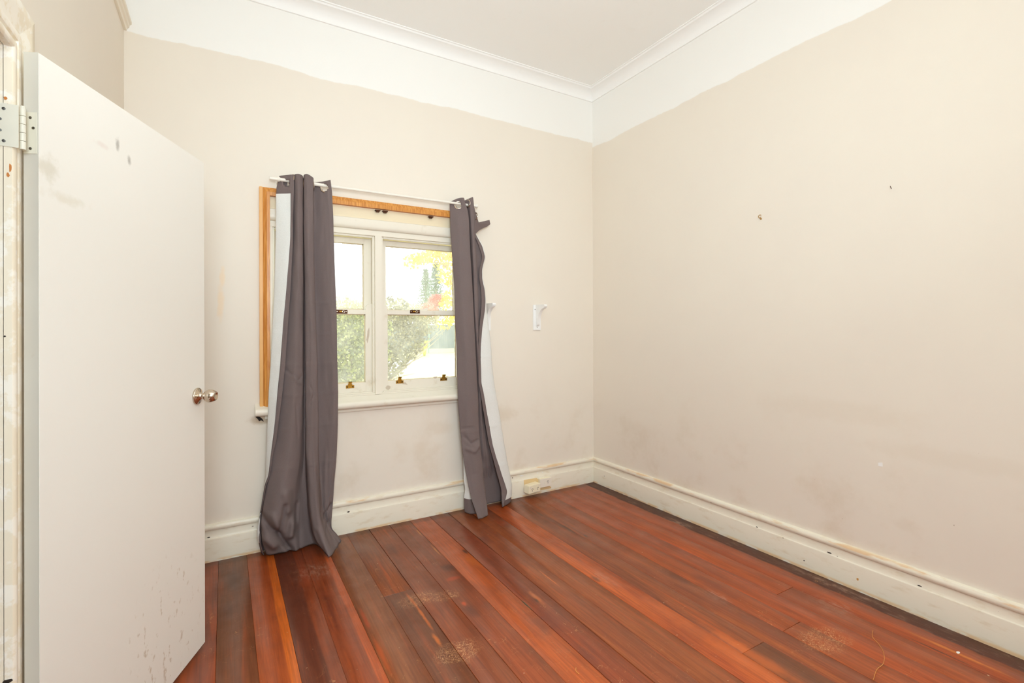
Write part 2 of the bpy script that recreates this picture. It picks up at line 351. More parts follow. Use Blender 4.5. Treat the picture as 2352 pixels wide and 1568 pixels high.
# ---------------------------------------------------------------- floor of boards
fl = st(MB().box((-W, RY, -.10), (0, 0, -.026)).build('floor', plain('subfloor', srgb(45, 35, 28), .9)))
xs = [-3.2913, -3.143, -2.998, -2.853, -2.708, -2.567, -2.416, -2.276, -2.128, -1.981, -1.841, -1.695, -1.547, -1.405, -1.256, -1.112, -.965, -.816, -.674, -.535, -.405, -.262, -.122, 0.0]
c_ = srgb
bd = [ # base, second tone, split (99 = patches), side
 (c_(118,52,34), c_(140,62,34), 99, 1), (c_(112,48,32), c_(140,62,34), 99, 1), (c_(150,64,38), c_(120,48,32), 99, 1), (c_(118,62,46), c_(130,68,46), 99, 1),
 (c_(164,70,34), c_(206,96,32), .72, 1), (c_(106,44,32), c_(140,58,32), .65, 1), (c_(146,62,36), c_(184,78,36), .74, 1), (c_(140,76,50), c_(128,64,44), 99, 1),
 (c_(120,62,46), c_(134,64,40), 99, 1), (c_(142,66,42), c_(128,58,40), 99, 1), (c_(128,60,42), c_(150,66,40), 99, 1), (c_(184,82,40), c_(168,74,38), 99, 1),
 (c_(138,58,38), c_(122,54,38), 99, 1), (c_(136,64,42), c_(150,74,44), 99, 1), (c_(148,72,42), c_(132,62,40), 99, 1), (c_(188,84,38), c_(160,66,36), 99, 1),
 (c_(140,68,44), c_(120,58,42), 99, 1), (c_(134,62,42), c_(154,74,42), 99, 1), (c_(150,66,38), c_(134,64,42), 99, 1), (c_(160,68,38), c_(142,62,38), 99, 1),
 (c_(150,66,40), c_(166,74,38), 99, 1), (c_(160,68,38), c_(142,60,38), 99, 1), (c_(140,62,40), c_(128,58,40), 99, 1)]
joints = {16: [-2.009], 18: [-2.009], 20: [-1.828], 8: [-.865], 4: [-3.1], 10: [-2.9], 13: [-3.3]}
gapw = {13: .0045, 15: .002, 12: .0032, 9: .003, 10: .0025}
n_m = 0
up_ = lambda c: (min(1, c[0]*1.24+.014), c[1]*1.34+.009, c[2]*1.05, 1)
for i in range(len(xs)-1):
    g0 = gapw.get(i, .0007)/2; g1 = gapw.get(i+1, .0007)/2
    ys = [0.0] + joints.get(i, []) + [RY]
    for j in range(len(ys)-1):
        A, B, sp_, sd_ = bd[i]; A = up_(A); B = up_(B)
        if j == 1 and i == 16: A, B = up_(c_(120,62,44)), up_(c_(132,66,44))
        if j == 1 and i == 18: A, B = up_(c_(168,74,38)), up_(c_(150,68,40))
        y1 = ys[j]-(.0012 if j else 0); y0 = ys[j+1]+.0012; n_m += 1
        m = board_mat(n_m, A, B, sp_, sd_, xs[i], xs[i+1])
        yc = (y0+y1)/2; xc = (xs[i]+xs[i+1])/2; hw = (xs[i+1]-xs[i])/2
        lift = -random.random()*.0008
        o = MB().box((-hw+g0, y0-yc, -.022), (hw-g1, y1-yc, 0)).build('floorboard', m, fl, bevel=.0007, segs=1)
        o.location = (xc, yc, lift)
# ---------------------------------------------------------------- walls
WX0, WX1, WZ0, WZ1 = -2.58, -1.225, .84, 2.155   # window opening
T = .16
mb = MB()
mb.box((-W-.2, 0, -.1), (WX0, T, ZC)).box((WX1, 0, -.1), (.2, T, ZC)).box((WX0, 0, -.1), (WX1, T, WZ0)).box((WX0, 0, WZ1), (WX1, T, ZC))
st(mb.build('wall_back', M_back))
st(MB().box((0, RY-.2, -.1), (.2, 0, ZC)).build('wall_right', M_right))
DY0, DY1, DZ = -2.46, -1.622, 2.04               # doorway in the left wall
mb = MB()
mb.box((-W-.14, DY1+.019, -.1), (-W, 0, ZC)).box((-W-.14, RY-.2, -.1), (-W, DY0-.019, ZC)).box((-W-.14, DY0-.019, DZ+.019), (-W, DY1+.019, ZC))
st(mb.build('wall_left', M_left))
st(MB().box((-W, RY-.2, -.1), (0, RY, ZC)).build('wall_rear', M_right))
st(MB().box((-W-.14, RY-.2, ZC), (.2, T, ZC+.1)).build('ceiling', M_ceil))
# hallway behind the doorway
hl = MB().box((-W-1.3, -3.4, -.1), (-W-.14, -.7, -.02)).build('hall_floor', M_tim3); hl['kind'] = 'structure'; hl.name = 'floor_hall'
st(MB().box((-W-1.4, -3.5, -.1), (-W-1.3, -.6, 2.7)).box((-W-1.3, -3.5, -.1), (-W-.14, -3.4, 2.7)).box((-W-1.3, -.7, -.1), (-W-.14, -.6, 2.7)).build('wall_hall', M_left))
st(MB().box((-W-1.4, -3.5, 2.7), (-W-.14, -.6, 2.8)).build('ceiling_hall', M_ceil))
# ---------------------------------------------------------------- cornice
dd = .105; z0 = 3.3217
cov = [(0, z0)] + [(.012, z0)] + [(.012+(dd-.03)*(1-math.cos(a))**1.0, z0+.004+(ZC-z0-.018)*math.sin(a)) for a in [math.pi/2*t/7 for t in range(1, 8)]] + [(dd-.012, ZC-.006), (dd, ZC-.006), (dd, ZC), (0, ZC)]
def run(name, prof, axis, s, parent=None, mat=M_corn, a0=None, a1=None):
    m_ = MB()
    if axis == 'back': f = lambda p, k_: ((-W+p[0]) if k_ == 0 else (-p[0]), -p[0], p[1])
    elif axis == 'right': f = lambda p, k_: (-p[0], (-p[0]) if k_ == 0 else (RY+p[0]), p[1])
    elif axis == 'left': f = lambda p, k_: (-W+p[0], (-p[0]) if k_ == 0 else (RY+p[0]), p[1])
    else: f = lambda p, k_: ((-W+p[0]) if k_ == 0 else (-p[0]), RY+p[0], p[1])
    m_.sweep(prof, f, 2); o = m_.build(name, mat, parent)
    for p in o.data.polygons: p.use_smooth = True
    o.data.set_sharp_from_angle(angle=.6)
    return o
for i, ax in enumerate(('back', 'right', 'left', 'rear')): st(run('trim_%d' % (i+1), cov, ax, 1))
# picture rail on the left wall
pr = [(0, 2.962), (.012, 2.962), (.016, 2.975), (.024, 2.98), (.026, 2.995), (.034, 3.0), (.036, 3.012), (.030, 3.018), (.030, 3.03), (0, 3.03)]
st(MB().sweep(pr, lambda p, k_: (-W+p[0], 0 if k_ == 0 else RY, p[1]), 2).build('trim_5', M_trim))
# ---------------------------------------------------------------- skirtings: plank with bevelled top, cove, bead mould
plank = [(0, 0), (.022, 0), (.022, .124), (.0205, .131), (.014, .135), (.010, .145), (.0085, .1765), (0, .1765)]
bead = [(0, .1785), (.0125, .1785)] + [(.0125+.011*math.sin(math.pi*t/6), .1785+.0165*(1-math.cos(math.pi*t/6))) for t in range(1, 6)] + [(.0125, .2115), (.009, .2135), (0, .2135)]
def skirting(name, f):
    root = st(MB().sweep([(0, 0), (.004, 0), (.004, .2), (0, .2)], f, 2).build(name, M_base))
    for nm, pf in (('skirting_board', plank), ('bead_moulding', bead)):
        o = MB().sweep(pf, f, 2).build(nm, M_base, root)
        for p in o.data.polygons: p.use_smooth = True
        o.data.set_sharp_from_angle(angle=.6)
    return root
sk_b = skirting('baseboard_back', lambda p, k_: ((-W+p[0]) if k_ == 0 else -p[0], -p[0], p[1]))
sk_r = skirting('baseboard_right', lambda p, k_: (-p[0], -p[0] if k_ == 0 else RY+p[0], p[1]))
skirting('baseboard_left', lambda p, k_: (-W+p[0], -p[0] if k_ == 0 else DY1+.165, p[1]))
skirting('baseboard_rear', lambda p, k_: ((-W+p[0]) if k_ == 0 else -p[0], RY+p[0], p[1]))
# nail holes and chips in the skirtings
def chip(px, py, axis, val, w, h, parent, mat=M_hole):
    p = at(px, py, axis, val); n_ = 9; pts = []
    for j in range(n_):
        a = 2*math.pi*j/n_; rr = .7+.5*random.random()
        d = Vector((0, w*math.cos(a)*rr, h*math.sin(a)*rr)) if axis == 0 else Vector((w*math.cos(a)*rr, 0, h*math.sin(a)*rr))
        pts.append(p+d)
    dd_ = (-.0008, 0, 0) if axis == 0 else (0, -.0008, 0)
    return MB().poly_prism(pts, dd_).build('paint_chip', mat, parent)
for px, py, w, h in [(1739, 1210, .008, .003), (1905, 1269, .012, .003), (2112, 1345, .009, .003), (1847, 1287, .003, .003)]: chip(px, py, 0, -.0222, w, h, sk_r)
for px, py, w, h in [(800, 1175, .008, .004), (479, 1234, .009, .003), (1177, 1097, .006, .003)]: chip(px, py, 1, -.0222, w, h, sk_b)
for px, py, w, h in [(1198, 1092, .016, .004), (1234, 1086, .008, .003), (1246, 1084, .006, .003)]: chip(px, py, 1, -.012 if py > 1090 else -.011, w, h, sk_b, M_white)
chip(1970, 1330, 0, -.0222, .006, .008, sk_r, plain('bare_wood_chip', srgb(205, 150, 80), .7))

# ---------------------------------------------------------------- door frame (architraves, jambs)
dj = st(MB().box((-W-.14, DY1, 0), (-W+.001, DY1+.02, DZ+.02)).build('trim_6', M_jamb))
MB().box((-W-.14, DY0-.02, 0), (-W+.001, DY0, DZ+.02)).build('door_jamb', M_jamb, dj)
MB().box((-W-.14, DY0, DZ), (-W+.001, DY1, DZ+.02)).build('door_head', M_jamb, dj)
MB().box((-W-.10, DY1-.012, 0), (-W-.055, DY1, DZ)).build('door_stop', M_jamb, dj)
MB().box((-W-.10, DY0, DZ-.012), (-W-.055, DY1, DZ)).build('door_stop', M_jamb, dj)
ap = [(0, 0), (.0, .0), (.016, 0), (.020, .004), (.0215, .012), (.020, .020), (.012, .026), (.012, .03), (.019, .035), (.0205, .045), (.019, .056), (.010, .062), (.010, .07), (.013, .10), (.0165, .125), (.0175, .135), (.0175, .158), (.014, .163), (0, .163)][1:]
def arch(nm, f):
    o = MB().sweep(ap, f, 2).build(nm, M_jamb, dj)
    for p in o.data.polygons: p.use_smooth = True
    o.data.set_sharp_from_angle(angle=.7)
HS = .92
arch('architrave', lambda p, k_: (-W+p[0], DY1+p[1], 0 if k_ == 0 else DZ+p[1]*HS))
arch('architrave', lambda p, k_: (-W+p[0], DY0-p[1], 0 if k_ == 0 else DZ+p[1]*HS))
arch('architrave', lambda p, k_: (-W+p[0], DY1+p[1] if k_ == 0 else DY0-p[1], DZ+p[1]*HS))
for px, py, w, h in [(13, 225, .0045, .0045), (17, 240, .004, .003), (24, 385, .003, .010), (19, 402, .003, .006), (11, 772, .002, .002), (16, 1565, .01, .006)]:
    chip(px, py, 1, DY1-.0002, w, h, dj, M_tim3 if py < 500 else M_hole)
# ---------------------------------------------------------------- door leaf
DA = .4253; H = Vector((-3.2332, -1.5926, 0)); D = Vector((math.sin(DA), math.cos(DA), 0)); NR = Vector((D.y, -D.x, 0))
DM = Matrix(((D.x, NR.x, 0, H.x), (D.y, NR.y, 0, H.y), (D.z, NR.z, 1, 0), (0, 0, 0, 1)))   # local x along leaf, y = room face normal
dr = st(MB().box((.0, -.036, .012), (.82, 0, 2.052), DM).build('door_1', M_door, bevel=.0012))
MB().box((-.0008, -.0352, .0125), (.0006, -.0008, 2.0515), DM).build('edge_lipping', M_dooredge, dr)
# knob
KS, KZ = .756, 1.067
def doorax(s_, z, off): return DM @ Vector((s_, off, z))
for sgn in (1, -1):
    M0 = axisM(doorax(KS, KZ, 0 if sgn > 0 else -.036), NR*sgn)
    kn = MB().lathe([(.0001, 0), (.0335, 0), (.0345, .002), (.0345, .006), (.032, .009), (.030, .0095), (.028, .011), (.018, .015), (.0135, .02), (.0125, .034), (.0001, .034)], M0, 40).build('rosette', M_nickel, dr, smooth=True)
    pf = [(.0125, .030), (.016, .032), (.022, .037), (.0262, .045), (.0268, .052), (.0258, .060), (.0225, .069), (.0188, .0755), (.0170, .0772), (.0150, .0765), (.011, .0735), (.006, .0715), (.0001, .071)]
    MB().lathe(pf, M0, 40).build('door_knob', M_nickel, dr, smooth=True)
# hinges
def hinge(z0_, z1_, par):
    c = Vector((-3.2585, -1.611, 0))
    L0 = MB(); n_ = 5; h_ = (z1_-z0_)/n_
    for q in range(n_):
        L0.tube([(c.x, c.y, z0_+q*h_+.0006), (c.x, c.y, z0_+(q+1)*h_-.0006)], .0062, 14)
    L0.tube([(c.x, c.y, z1_), (c.x, c.y, z1_+.004)], .005, 12)
    b = L0.build('hinge_barrel', M_steel, par, smooth=True)
    MB().box((-W-.028, DY1-.0022, z0_), (c.x-.004, DY1+.0002, z1_)).build('hinge_leaf', M_steel, b)
    a = doorax(-.0022, 0, -.034); 
    MB().box((-.0026, -.034, z0_), (.0, -.0035, z1_), DM).build('hinge_leaf', M_steel, b)
    for q, (dx, fz) in enumerate([(.006, .13), (.013, .38), (.013, .64), (.006, .88)]):
        zz = z1_-(z1_-z0_)*fz
        MB().lathe([(.0001, .0012), (.0034, .001), (.0038, 0)], axisM((-W-.004-dx+.012, DY1-.0021, zz), (0, -1, 0)), 12).build('screw', M_screw, b)
        if q != 2: MB().lathe([(.0001, .0012), (.0034, .001), (.0038, 0)], axisM(DM @ Vector((-.0025, -.030+dx+.006, zz)), -D), 12).build('screw', M_screw, b)
    return b
hinge(1.792, 1.897, dr); hinge(.22, .325, dr)

# ---------------------------------------------------------------- window
win = st(empty('window_1', (-1.9, 0, .84)))
# opening lining / jambs
mb = MB()
mb.box((WX0, .001, WZ0), (-2.562, T, 1.975)).box((-1.243, .001, WZ0), (WX1, T, 1.975))
mb.build('jamb_lining', M_win, win)
MB().box((WX0, -.004, 2.083), (WX1, .02, WZ1)).build('cream_head_board', M_cream, win)
hm = [(.02, 2.0815)] + [(-.010, 2.0815), (-.016, 2.078)] + [(-.018, 2.05), (-.017, 2.03), (-.012, 2.017), (-.003, 2.011), (.02, 2.011)]
o = MB().sweep(hm, lambda p, k_: (WX0 if k_ == 0 else WX1, p[0], p[1]), 2).build('head_moulding', M_win, win, smooth=True)
MB().box((WX0, .004, 1.975), (WX1, T, 2.0105)).build('head_rail', M_win, win, bevel=.002)
MB().box((-1.926, .0, .895), (-1.880, T, 1.976)).build('mullion', M_win, win, bevel=.002)
OP = [(-2.562, -1.926), (-1.880, -1.243)]
for (a, b) in OP:
    # staff bead mitred around each opening
    bw, y0_, y1_ = .013, .018, .04
    MB().box((a, y0_, .903), (a+bw, y1_, 1.975)).box((b-bw, y0_, .903), (b, y1_, 1.975)).box((a+bw, y0_, 1.962), (b-bw, y1_, 1.975)).box((a+bw, y0_, .903), (b-bw, y1_, .912)).build('staff_bead', M_win, win, bevel=.003)
def sash(a, b, z0_, z1_, y0_, sw, tr, br, name, mn):
    s_ = MB().box((a, y0_, z0_), (a+sw, y0_+.036, z1_)).box((b-sw, y0_, z0_), (b, y0_+.036, z1_)).box((a+sw, y0_, z1_-tr), (b-sw, y0_+.036, z1_)).box((a+sw, y0_, z0_), (b-sw, y0_+.036, z0_+br)).build(name, M_win, win, bevel=.002)
    MB().box((a+sw-.004, y0_+.022, z0_+br-.004), (b-sw+.004, y0_+.025, z1_-tr+.004)).build('glass_pane', M_glass, s_)
    # crumbling putty line round the glass
    pt = MB(); ya = y0_+.019
    n_ = 26
    for side in range(4):
        for q in range(n_):
            f0, f1 = q/n_, (q+1)/n_; w_ = .003+.003*random.random()
            if side < 2:
                z_ = z0_+br if side == 0 else z1_-tr
                x_0 = a+sw+(b-a-2*sw)*f0; x_1 = a+sw+(b-a-2*sw)*f1
                pt.box((x_0, ya, z_ if side == 0 else z_-w_), (x_1, ya+.003, z_+w_ if side == 0 else z_))
            else:
                x_ = a+sw if side == 2 else b-sw
                z_0 = z0_+br+(z1_-tr-z0_-br)*f0; z_1 = z0_+br+(z1_-tr-z0_-br)*f1
                pt.box((x_ if side == 2 else x_-w_, ya, z_0), (x_+w_ if side == 2 else x_, ya+.003, z_1))
    pt.build('putty', plain('putty_'+mn, srgb(214, 196, 160), .8), s_)
    return s_
SW = .048
lows = []
for q, (a, b) in enumerate(OP):
    A_, B_ = a+.006, b-.006
    sash(A_, B_, 1.441, 1.968, .088, SW, .040, .033, 'upper_sash', 'u%d' % q)
    lo = sash(A_, B_, .911, 1.473, .046, SW, .032, .066, 'lower_sash', 'l%d' % q); lows.append(lo)
# sash horns on the upper sashes
for (a, b) in OP:
    for x_, s_ in ((a+.006, 1), (b-.006-SW, -1)):
        pts = [Vector((x_, .050, 1.47)), Vector((x_+SW, .050, 1.47)), Vector((x_+SW, .050, 1.482)), Vector((x_+SW-.012 if s_ < 0 else x_+SW-.004, .050, 1.502)), Vector((x_+SW*.5, .050, 1.512)), Vector((x_, .050, 1.515))]
        if s_ < 0: pts = [Vector((2*x_+SW-p.x, p.y, p.z)) for p in pts][::-1]
        MB().poly_prism(pts, (0, .03, 0)).build('sash_horn', M_win, win)
# brass sash lifts
def lift(px, py, par):
    p = at(px, py, 1, .045); x_, z_ = p.x, p.z
    pl = [(-.028, -.016), (.028, -.016), (.028, .004), (.016, .006), (.011, .016), (.011, .030), (-.011, .030), (-.011, .016), (-.016, .006), (-.028, .004)]
    o_ = MB().poly_prism([(x_+a*.98, .0455, z_+b) for a, b in pl], (0, -.0025, 0)).box((x_-.010, .031, z_+.026), (x_+.011, .0445, z_+.030)).box((x_-.010, .031, z_+.020), (x_+.011, .034, z_+.030)).build('sash_lift', M_brass, par)
    for s_ in (-1, 1): MB().lathe([(.0001, .001), (.0042, .001), (.0046, 0)], axisM((x_+s_*.018, .043, z_-.006), (0, -1, 0)), 12).build('screw', M_hole, par)
lift(804, 886, lows[0]); lift(918, 875, lows[1]); lift(1019, 869, lows[1])
xm = -1.903; xl = 2*xm-at(918, 875, 1, .045).x   # hidden second lift on the left sash mirrors the right
# sash locks on the meeting rails
for px, q in ((785, 0), (953, 1)):
    p = at(px, 715.5, 1, .045)
    MB().box((p.x-.037, .042, p.z-.0125), (p.x+.037, .0462, p.z+.0125)).build('sash_lock', M_dark, lows[q], bevel=.001)
    MB().ring((p.x+.012, .0405, p.z), (0, -1, 0), .0095, .005, .0015, 20).build('lock_ring', M_nickel, lows[q])
    MB().box((p.x-.016, .0395, p.z-.002), (p.x+.006, .042, p.z+.0045)).build('lock_tongue', M_brass, lows[q])
    for s_ in (-1, 1): MB().lathe([(.0001, .0015), (.0035, .001), (.004, 0)], axisM((p.x+s_*.029, .042, p.z), (0, -1, 0)), 10).build('screw', M_nickel, lows[q])
p = at(972, 709, 1, .07)
MB().poly_prism([(p.x-.04, .06, 1.473), (p.x+.03, .06, 1.473), (p.x+.034, .06, 1.492), (p.x+.022, .06, 1.496), (p.x+.015, .06, 1.488), (p.x-.035, .06, 1.481)], (0, .012, 0)).build('catch_lever', M_win, lows[1], bevel=.001)
# flaked paint patches
def flake(px, py, y_, pts, par, mat=M_fray):
    p = at(px, py, 1, y_)
    MB().poly_prism([(p.x+a, y_, p.z+b) for a, b in pts], (0, -.0006, 0)).build('flaked_paint', mat, par)
flake(891, 890, .046, [(-.018, .0), (-.01, -.012), (.004, -.015), (.016, -.008), (.019, .006), (.008, .015), (-.006, .016)], lows[1])
flake(930, 881, .046, [(-.022, -.002), (-.006, .010), (.004, .010), (.02, -.008), (.0, -.005)], lows[1])
flake(1000, 867, .046, [(-.018, .006), (.018, .008), (.008, -.005), (-.008, -.006)], lows[1])
flake(848, 770, .046, [(.0, .055), (-.012, .03), (-.014, 0), (-.02, -.03), (-.012, -.055), (-.006, -.03), (.0, 0), (.002, .03)], lows[0])
# sill (stool) with bullnose and apron
sp_ = [(.05, .895), (.0, .893), (-.03, .873), (-.052, .866)] + [(-.052-.016*math.sin(math.pi*t/6), .844+.022*math.cos(math.pi*t/6)) for t in range(0, 7)][1:] + [(.0, .822), (.05, .822)]
SLX0, SLX1 = -2.662, -1.135
o = MB().sweep([(y, z) for y, z in sp_ if y <= .0001], lambda p, k_: (SLX0 if k_ == 0 else SLX1, p[0], p[1]), 2).build('sill_nose', M_win, win, smooth=True)
MB().box((WX0, -.0005, .84), (WX1, T+.04, .8935)).build('sill_board', M_win, win)
MB().box((WX0, .008, .8935), (WX1, T, .905)).build('lower_rail', M_win, win, bevel=.003)
app = [(0, .7935), (-.010, .7935), (-.013, .798), (-.013, .812), (-.022, .818), (-.024, .822), (0, .822)]
MB().sweep(app, lambda p, k_: (SLX0+.055 if k_ == 0 else SLX1-.05, p[0], p[1]), 2).build('apron', M_win, win)
# broken plaster under the left end of the sill
pp = [at(px, py, 1, -.001) for px, py in [(585, 955), (597, 957), (603, 962), (606, 968), (600, 965), (595, 967), (592, 962)]]
MB().poly_prism(pp, (0, -.002, 0)).build('broken_plaster', M_hole, win)
# orange pine surround
TX0, TX1, TZ1 = -2.636, -1.166, 2.198
def tprof(sgn):  # across width w from outer edge -> inner, (w, y)
    return [(.020, 0), (.020, -.022), (.041, -.034), (.058, -.034), (.058, 0)]
th = tprof(1)
MB().sweep(th, lambda p, k_: (TX0+p[0], p[1], .866 if k_ == 0 else 2.204-(p[0]-.02)*1.3), 2).build('side_timber', M_tim, win)
MB().sweep(th, lambda p, k_: (TX1-p[0]+.008, p[1], .866 if k_ == 0 else 2.204-(p[0]-.02)*1.3), 2).build('side_timber', M_tim, win)
MB().sweep(th, lambda p, k_: ((TX0+p[0]) if k_ == 0 else TX1+.008-p[0], p[1], 2.204-(p[0]-.02)*1.3), 2).build('head_timber', M_tim, win)
MB().box((TX0, -.026, .866), (TX0+.0195, 0, 2.205)).build('cover_strip', M_tim2, win, bevel=.002)
MB().box((WX0-.001, -.033, 2.1545), (WX1+.001, -.004, 2.160)).build('head_soffit', M_tim3, win)
for px in (867, 884, 989):
    p = at(px, 485 if px < 900 else 495, 1, -.02)
    MB().box((p.x-.018, -.032, 2.140), (p.x+.018, -.010, 2.146)).box((p.x-.011, -.030, 2.132), (p.x+.011, -.014, 2.140)).build('blind_clip', M_dark, win, bevel=.001)
adopt(win)

# ---------------------------------------------------------------- curtain rod
YR = -.09
rod = tag(empty('curtain_rod', (-1.9, 0, 2.24)), 'thin white extending curtain rod running above the window', 'curtain rod')
zr = lambda x: 2.243+(x+2.582)*.002
MB().tube([(-2.584, YR, zr(-2.584)), (-2.18, YR, zr(-2.18))], .0108, 20).build('outer_tube', M_rod, rod, smooth=True)
MB().tube([(-2.18, YR, zr(-2.18)), (-1.205, YR, zr(-1.205))], .0082, 20).build('inner_tube', M_rod, rod, smooth=True)
MB().lathe([(.0001, -.014), (.008, -.012), (.0125, -.004), (.0135, .003), (.011, .010), (.006, .014), (.0001, .015)], axisM((-1.196, YR, zr(-1.2)), (1, 0, 0)), 20).build('finial', M_rod, rod, smooth=True)
for x_ in (-2.535, -1.235):
    z_ = zr(x_)
    b = MB().tube([(x_, -.003, z_-.005), (x_, YR+.012, z_-.005)], .005, 10).ring((x_, YR, z_), (1, 0, 0), .0145, .003, .008, 20).build('bracket', M_rod, rod, smooth=True)
    MB().box((x_-.012, -.005, z_-.05), (x_+.012, 0, z_+.02)).build('bracket_plate', M_rod, b, bevel=.001)
adopt(rod)

# ---------------------------------------------------------------- curtains
def rail(pts):
    out = []
    for px, py, Y in pts:
        out.append(at(px, py, 2, .006) if Y is None else at(px, py, 1, Y))
    out.sort(key=lambda v: -v.z)
    return out
def curtain_grid(rails, nr, sub, seed, crease=(), wr=.0022, dents=()):
    DN = []
    for pts, Y, amp, wd_ in dents:
        q = [at(px, py, 1, Y) for px, py in pts]; DN.append(([(v.x, v.z) for v in q], amp, wd_))
    R_ = [rail(r) for r in rails]; rows = []
    def ev(r, t):
        z = r[0].z+(r[-1].z-r[0].z)*t
        for a, b in zip(r, r[1:]):
            if z >= b.z-1e-9: break
        f = 0 if a.z == b.z else min(1, max(0, (a.z-z)/(a.z-b.z)))
        return Vector((a.x+(b.x-a.x)*f, a.y+(b.y-a.y)*f, z))
    raw = [[ev(r, j/nr) for r in R_] for j in range(nr+1)]
    for _ in range(2):   # soften kinks down each rail
        raw = [raw[0]] + [[(raw[j-1][i]+raw[j][i]*2+raw[j+1][i])/4 for i in range(len(R_))] for j in range(1, nr)] + [raw[nr]]
    for j in range(nr+1):
        P_ = raw[j]; row = []
        for i in range(len(P_)-1):
            p0 = P_[max(i-1, 0)]; p1 = P_[i]; p2 = P_[i+1]; p3 = P_[min(i+2, len(P_)-1)]
            L_ = (p2-p1).length
            t1 = (p2-p0); t2 = (p3-p1)
            t1 = t1.normalized()*L_*.75 if t1.length > 1e-6 else t1; t2 = t2.normalized()*L_*.75 if t2.length > 1e-6 else t2
            for q in range(sub):
                u = q/sub; u2, u3 = u*u, u*u*u
                row.append(p1*(2*u3-3*u2+1)+t1*(u3-2*u2+u)+p2*(-2*u3+3*u2)+t2*(u3-u2))
        row.append(P_[-1].copy())
        for q, v in enumerate(row):
            nz = noise.noise(Vector((q*.09+seed, v.z*2.6, seed)))*wr*1.6+noise.noise(Vector((q*.22, v.z*9+seed, 3.)))*wr
            t = j/nr
            v.y += nz*(1+2.2*max(0, t-.75)*4*.5)
            for cz in crease:
                v.y += -.0032*math.exp(-((v.z-cz-noise.noise(Vector((q*.05, cz, 1)))*.02)/.006)**2)
            for pl, amp, wd_ in DN:
                dm = 9
                for (ax_, az), (bx_, bz) in zip(pl, pl[1:]):
                    ux, uz = bx_-ax_, bz-az; t_ = max(0, min(1, ((v.x-ax_)*ux+(v.z-az)*uz)/(ux*ux+uz*uz)))
                    dm = min(dm, math.hypot(v.x-ax_-ux*t_, v.z-az-uz*t_))
                if dm < wd_*3 and v.y < -.085: v.y += 1.3*amp*math.exp(-(dm/wd_)**2)
            v.z = max(v.z, .005)
            v.y = min(v.y, -.028 if v.z < 1 else -.036)
        rows.append(row)
    return rows
def grid_mesh(name, rows, mat, parent, c0=0, c1=None, r0_=0, r1_=None, off=0., flip=1, thick=0., holes=()):
    c1 = len(rows[0])-1 if c1 is None else c1; r1_ = len(rows)-1 if r1_ is None else r1_
    vs = []; nc = c1-c0+1
    for j in range(r0_, r1_+1):
        for i in range(c0, c1+1):
            p = rows[j][i]
            if off:
                dc = rows[j][min(i+1, len(rows[0])-1)]-rows[j][max(i-1, 0)]; dr_ = rows[min(j+1, len(rows)-1)][i]-rows[max(j-1, 0)][i]
                n_ = dc.cross(dr_).normalized()*flip; p = p+n_*off; p.z = max(p.z, .004)
            vs.append(p)
    fs = []
    for j in range(r1_-r0_):
        for i in range(nc-1):
            a = j*nc+i; q = (a, a+1, a+nc+1, a+nc)
            if holes:
                c = (vs[q[0]]+vs[q[1]]+vs[q[2]]+vs[q[3]])/4
                if any((c-h).length < r for h, r in holes): continue
            fs.append(q)
    o = link(name, vs, fs, mat, parent, True)
    if thick:
        m = o.modifiers.new('thickness', 'SOLIDIFY'); m.thickness = thick; m.offset = 0
    return o
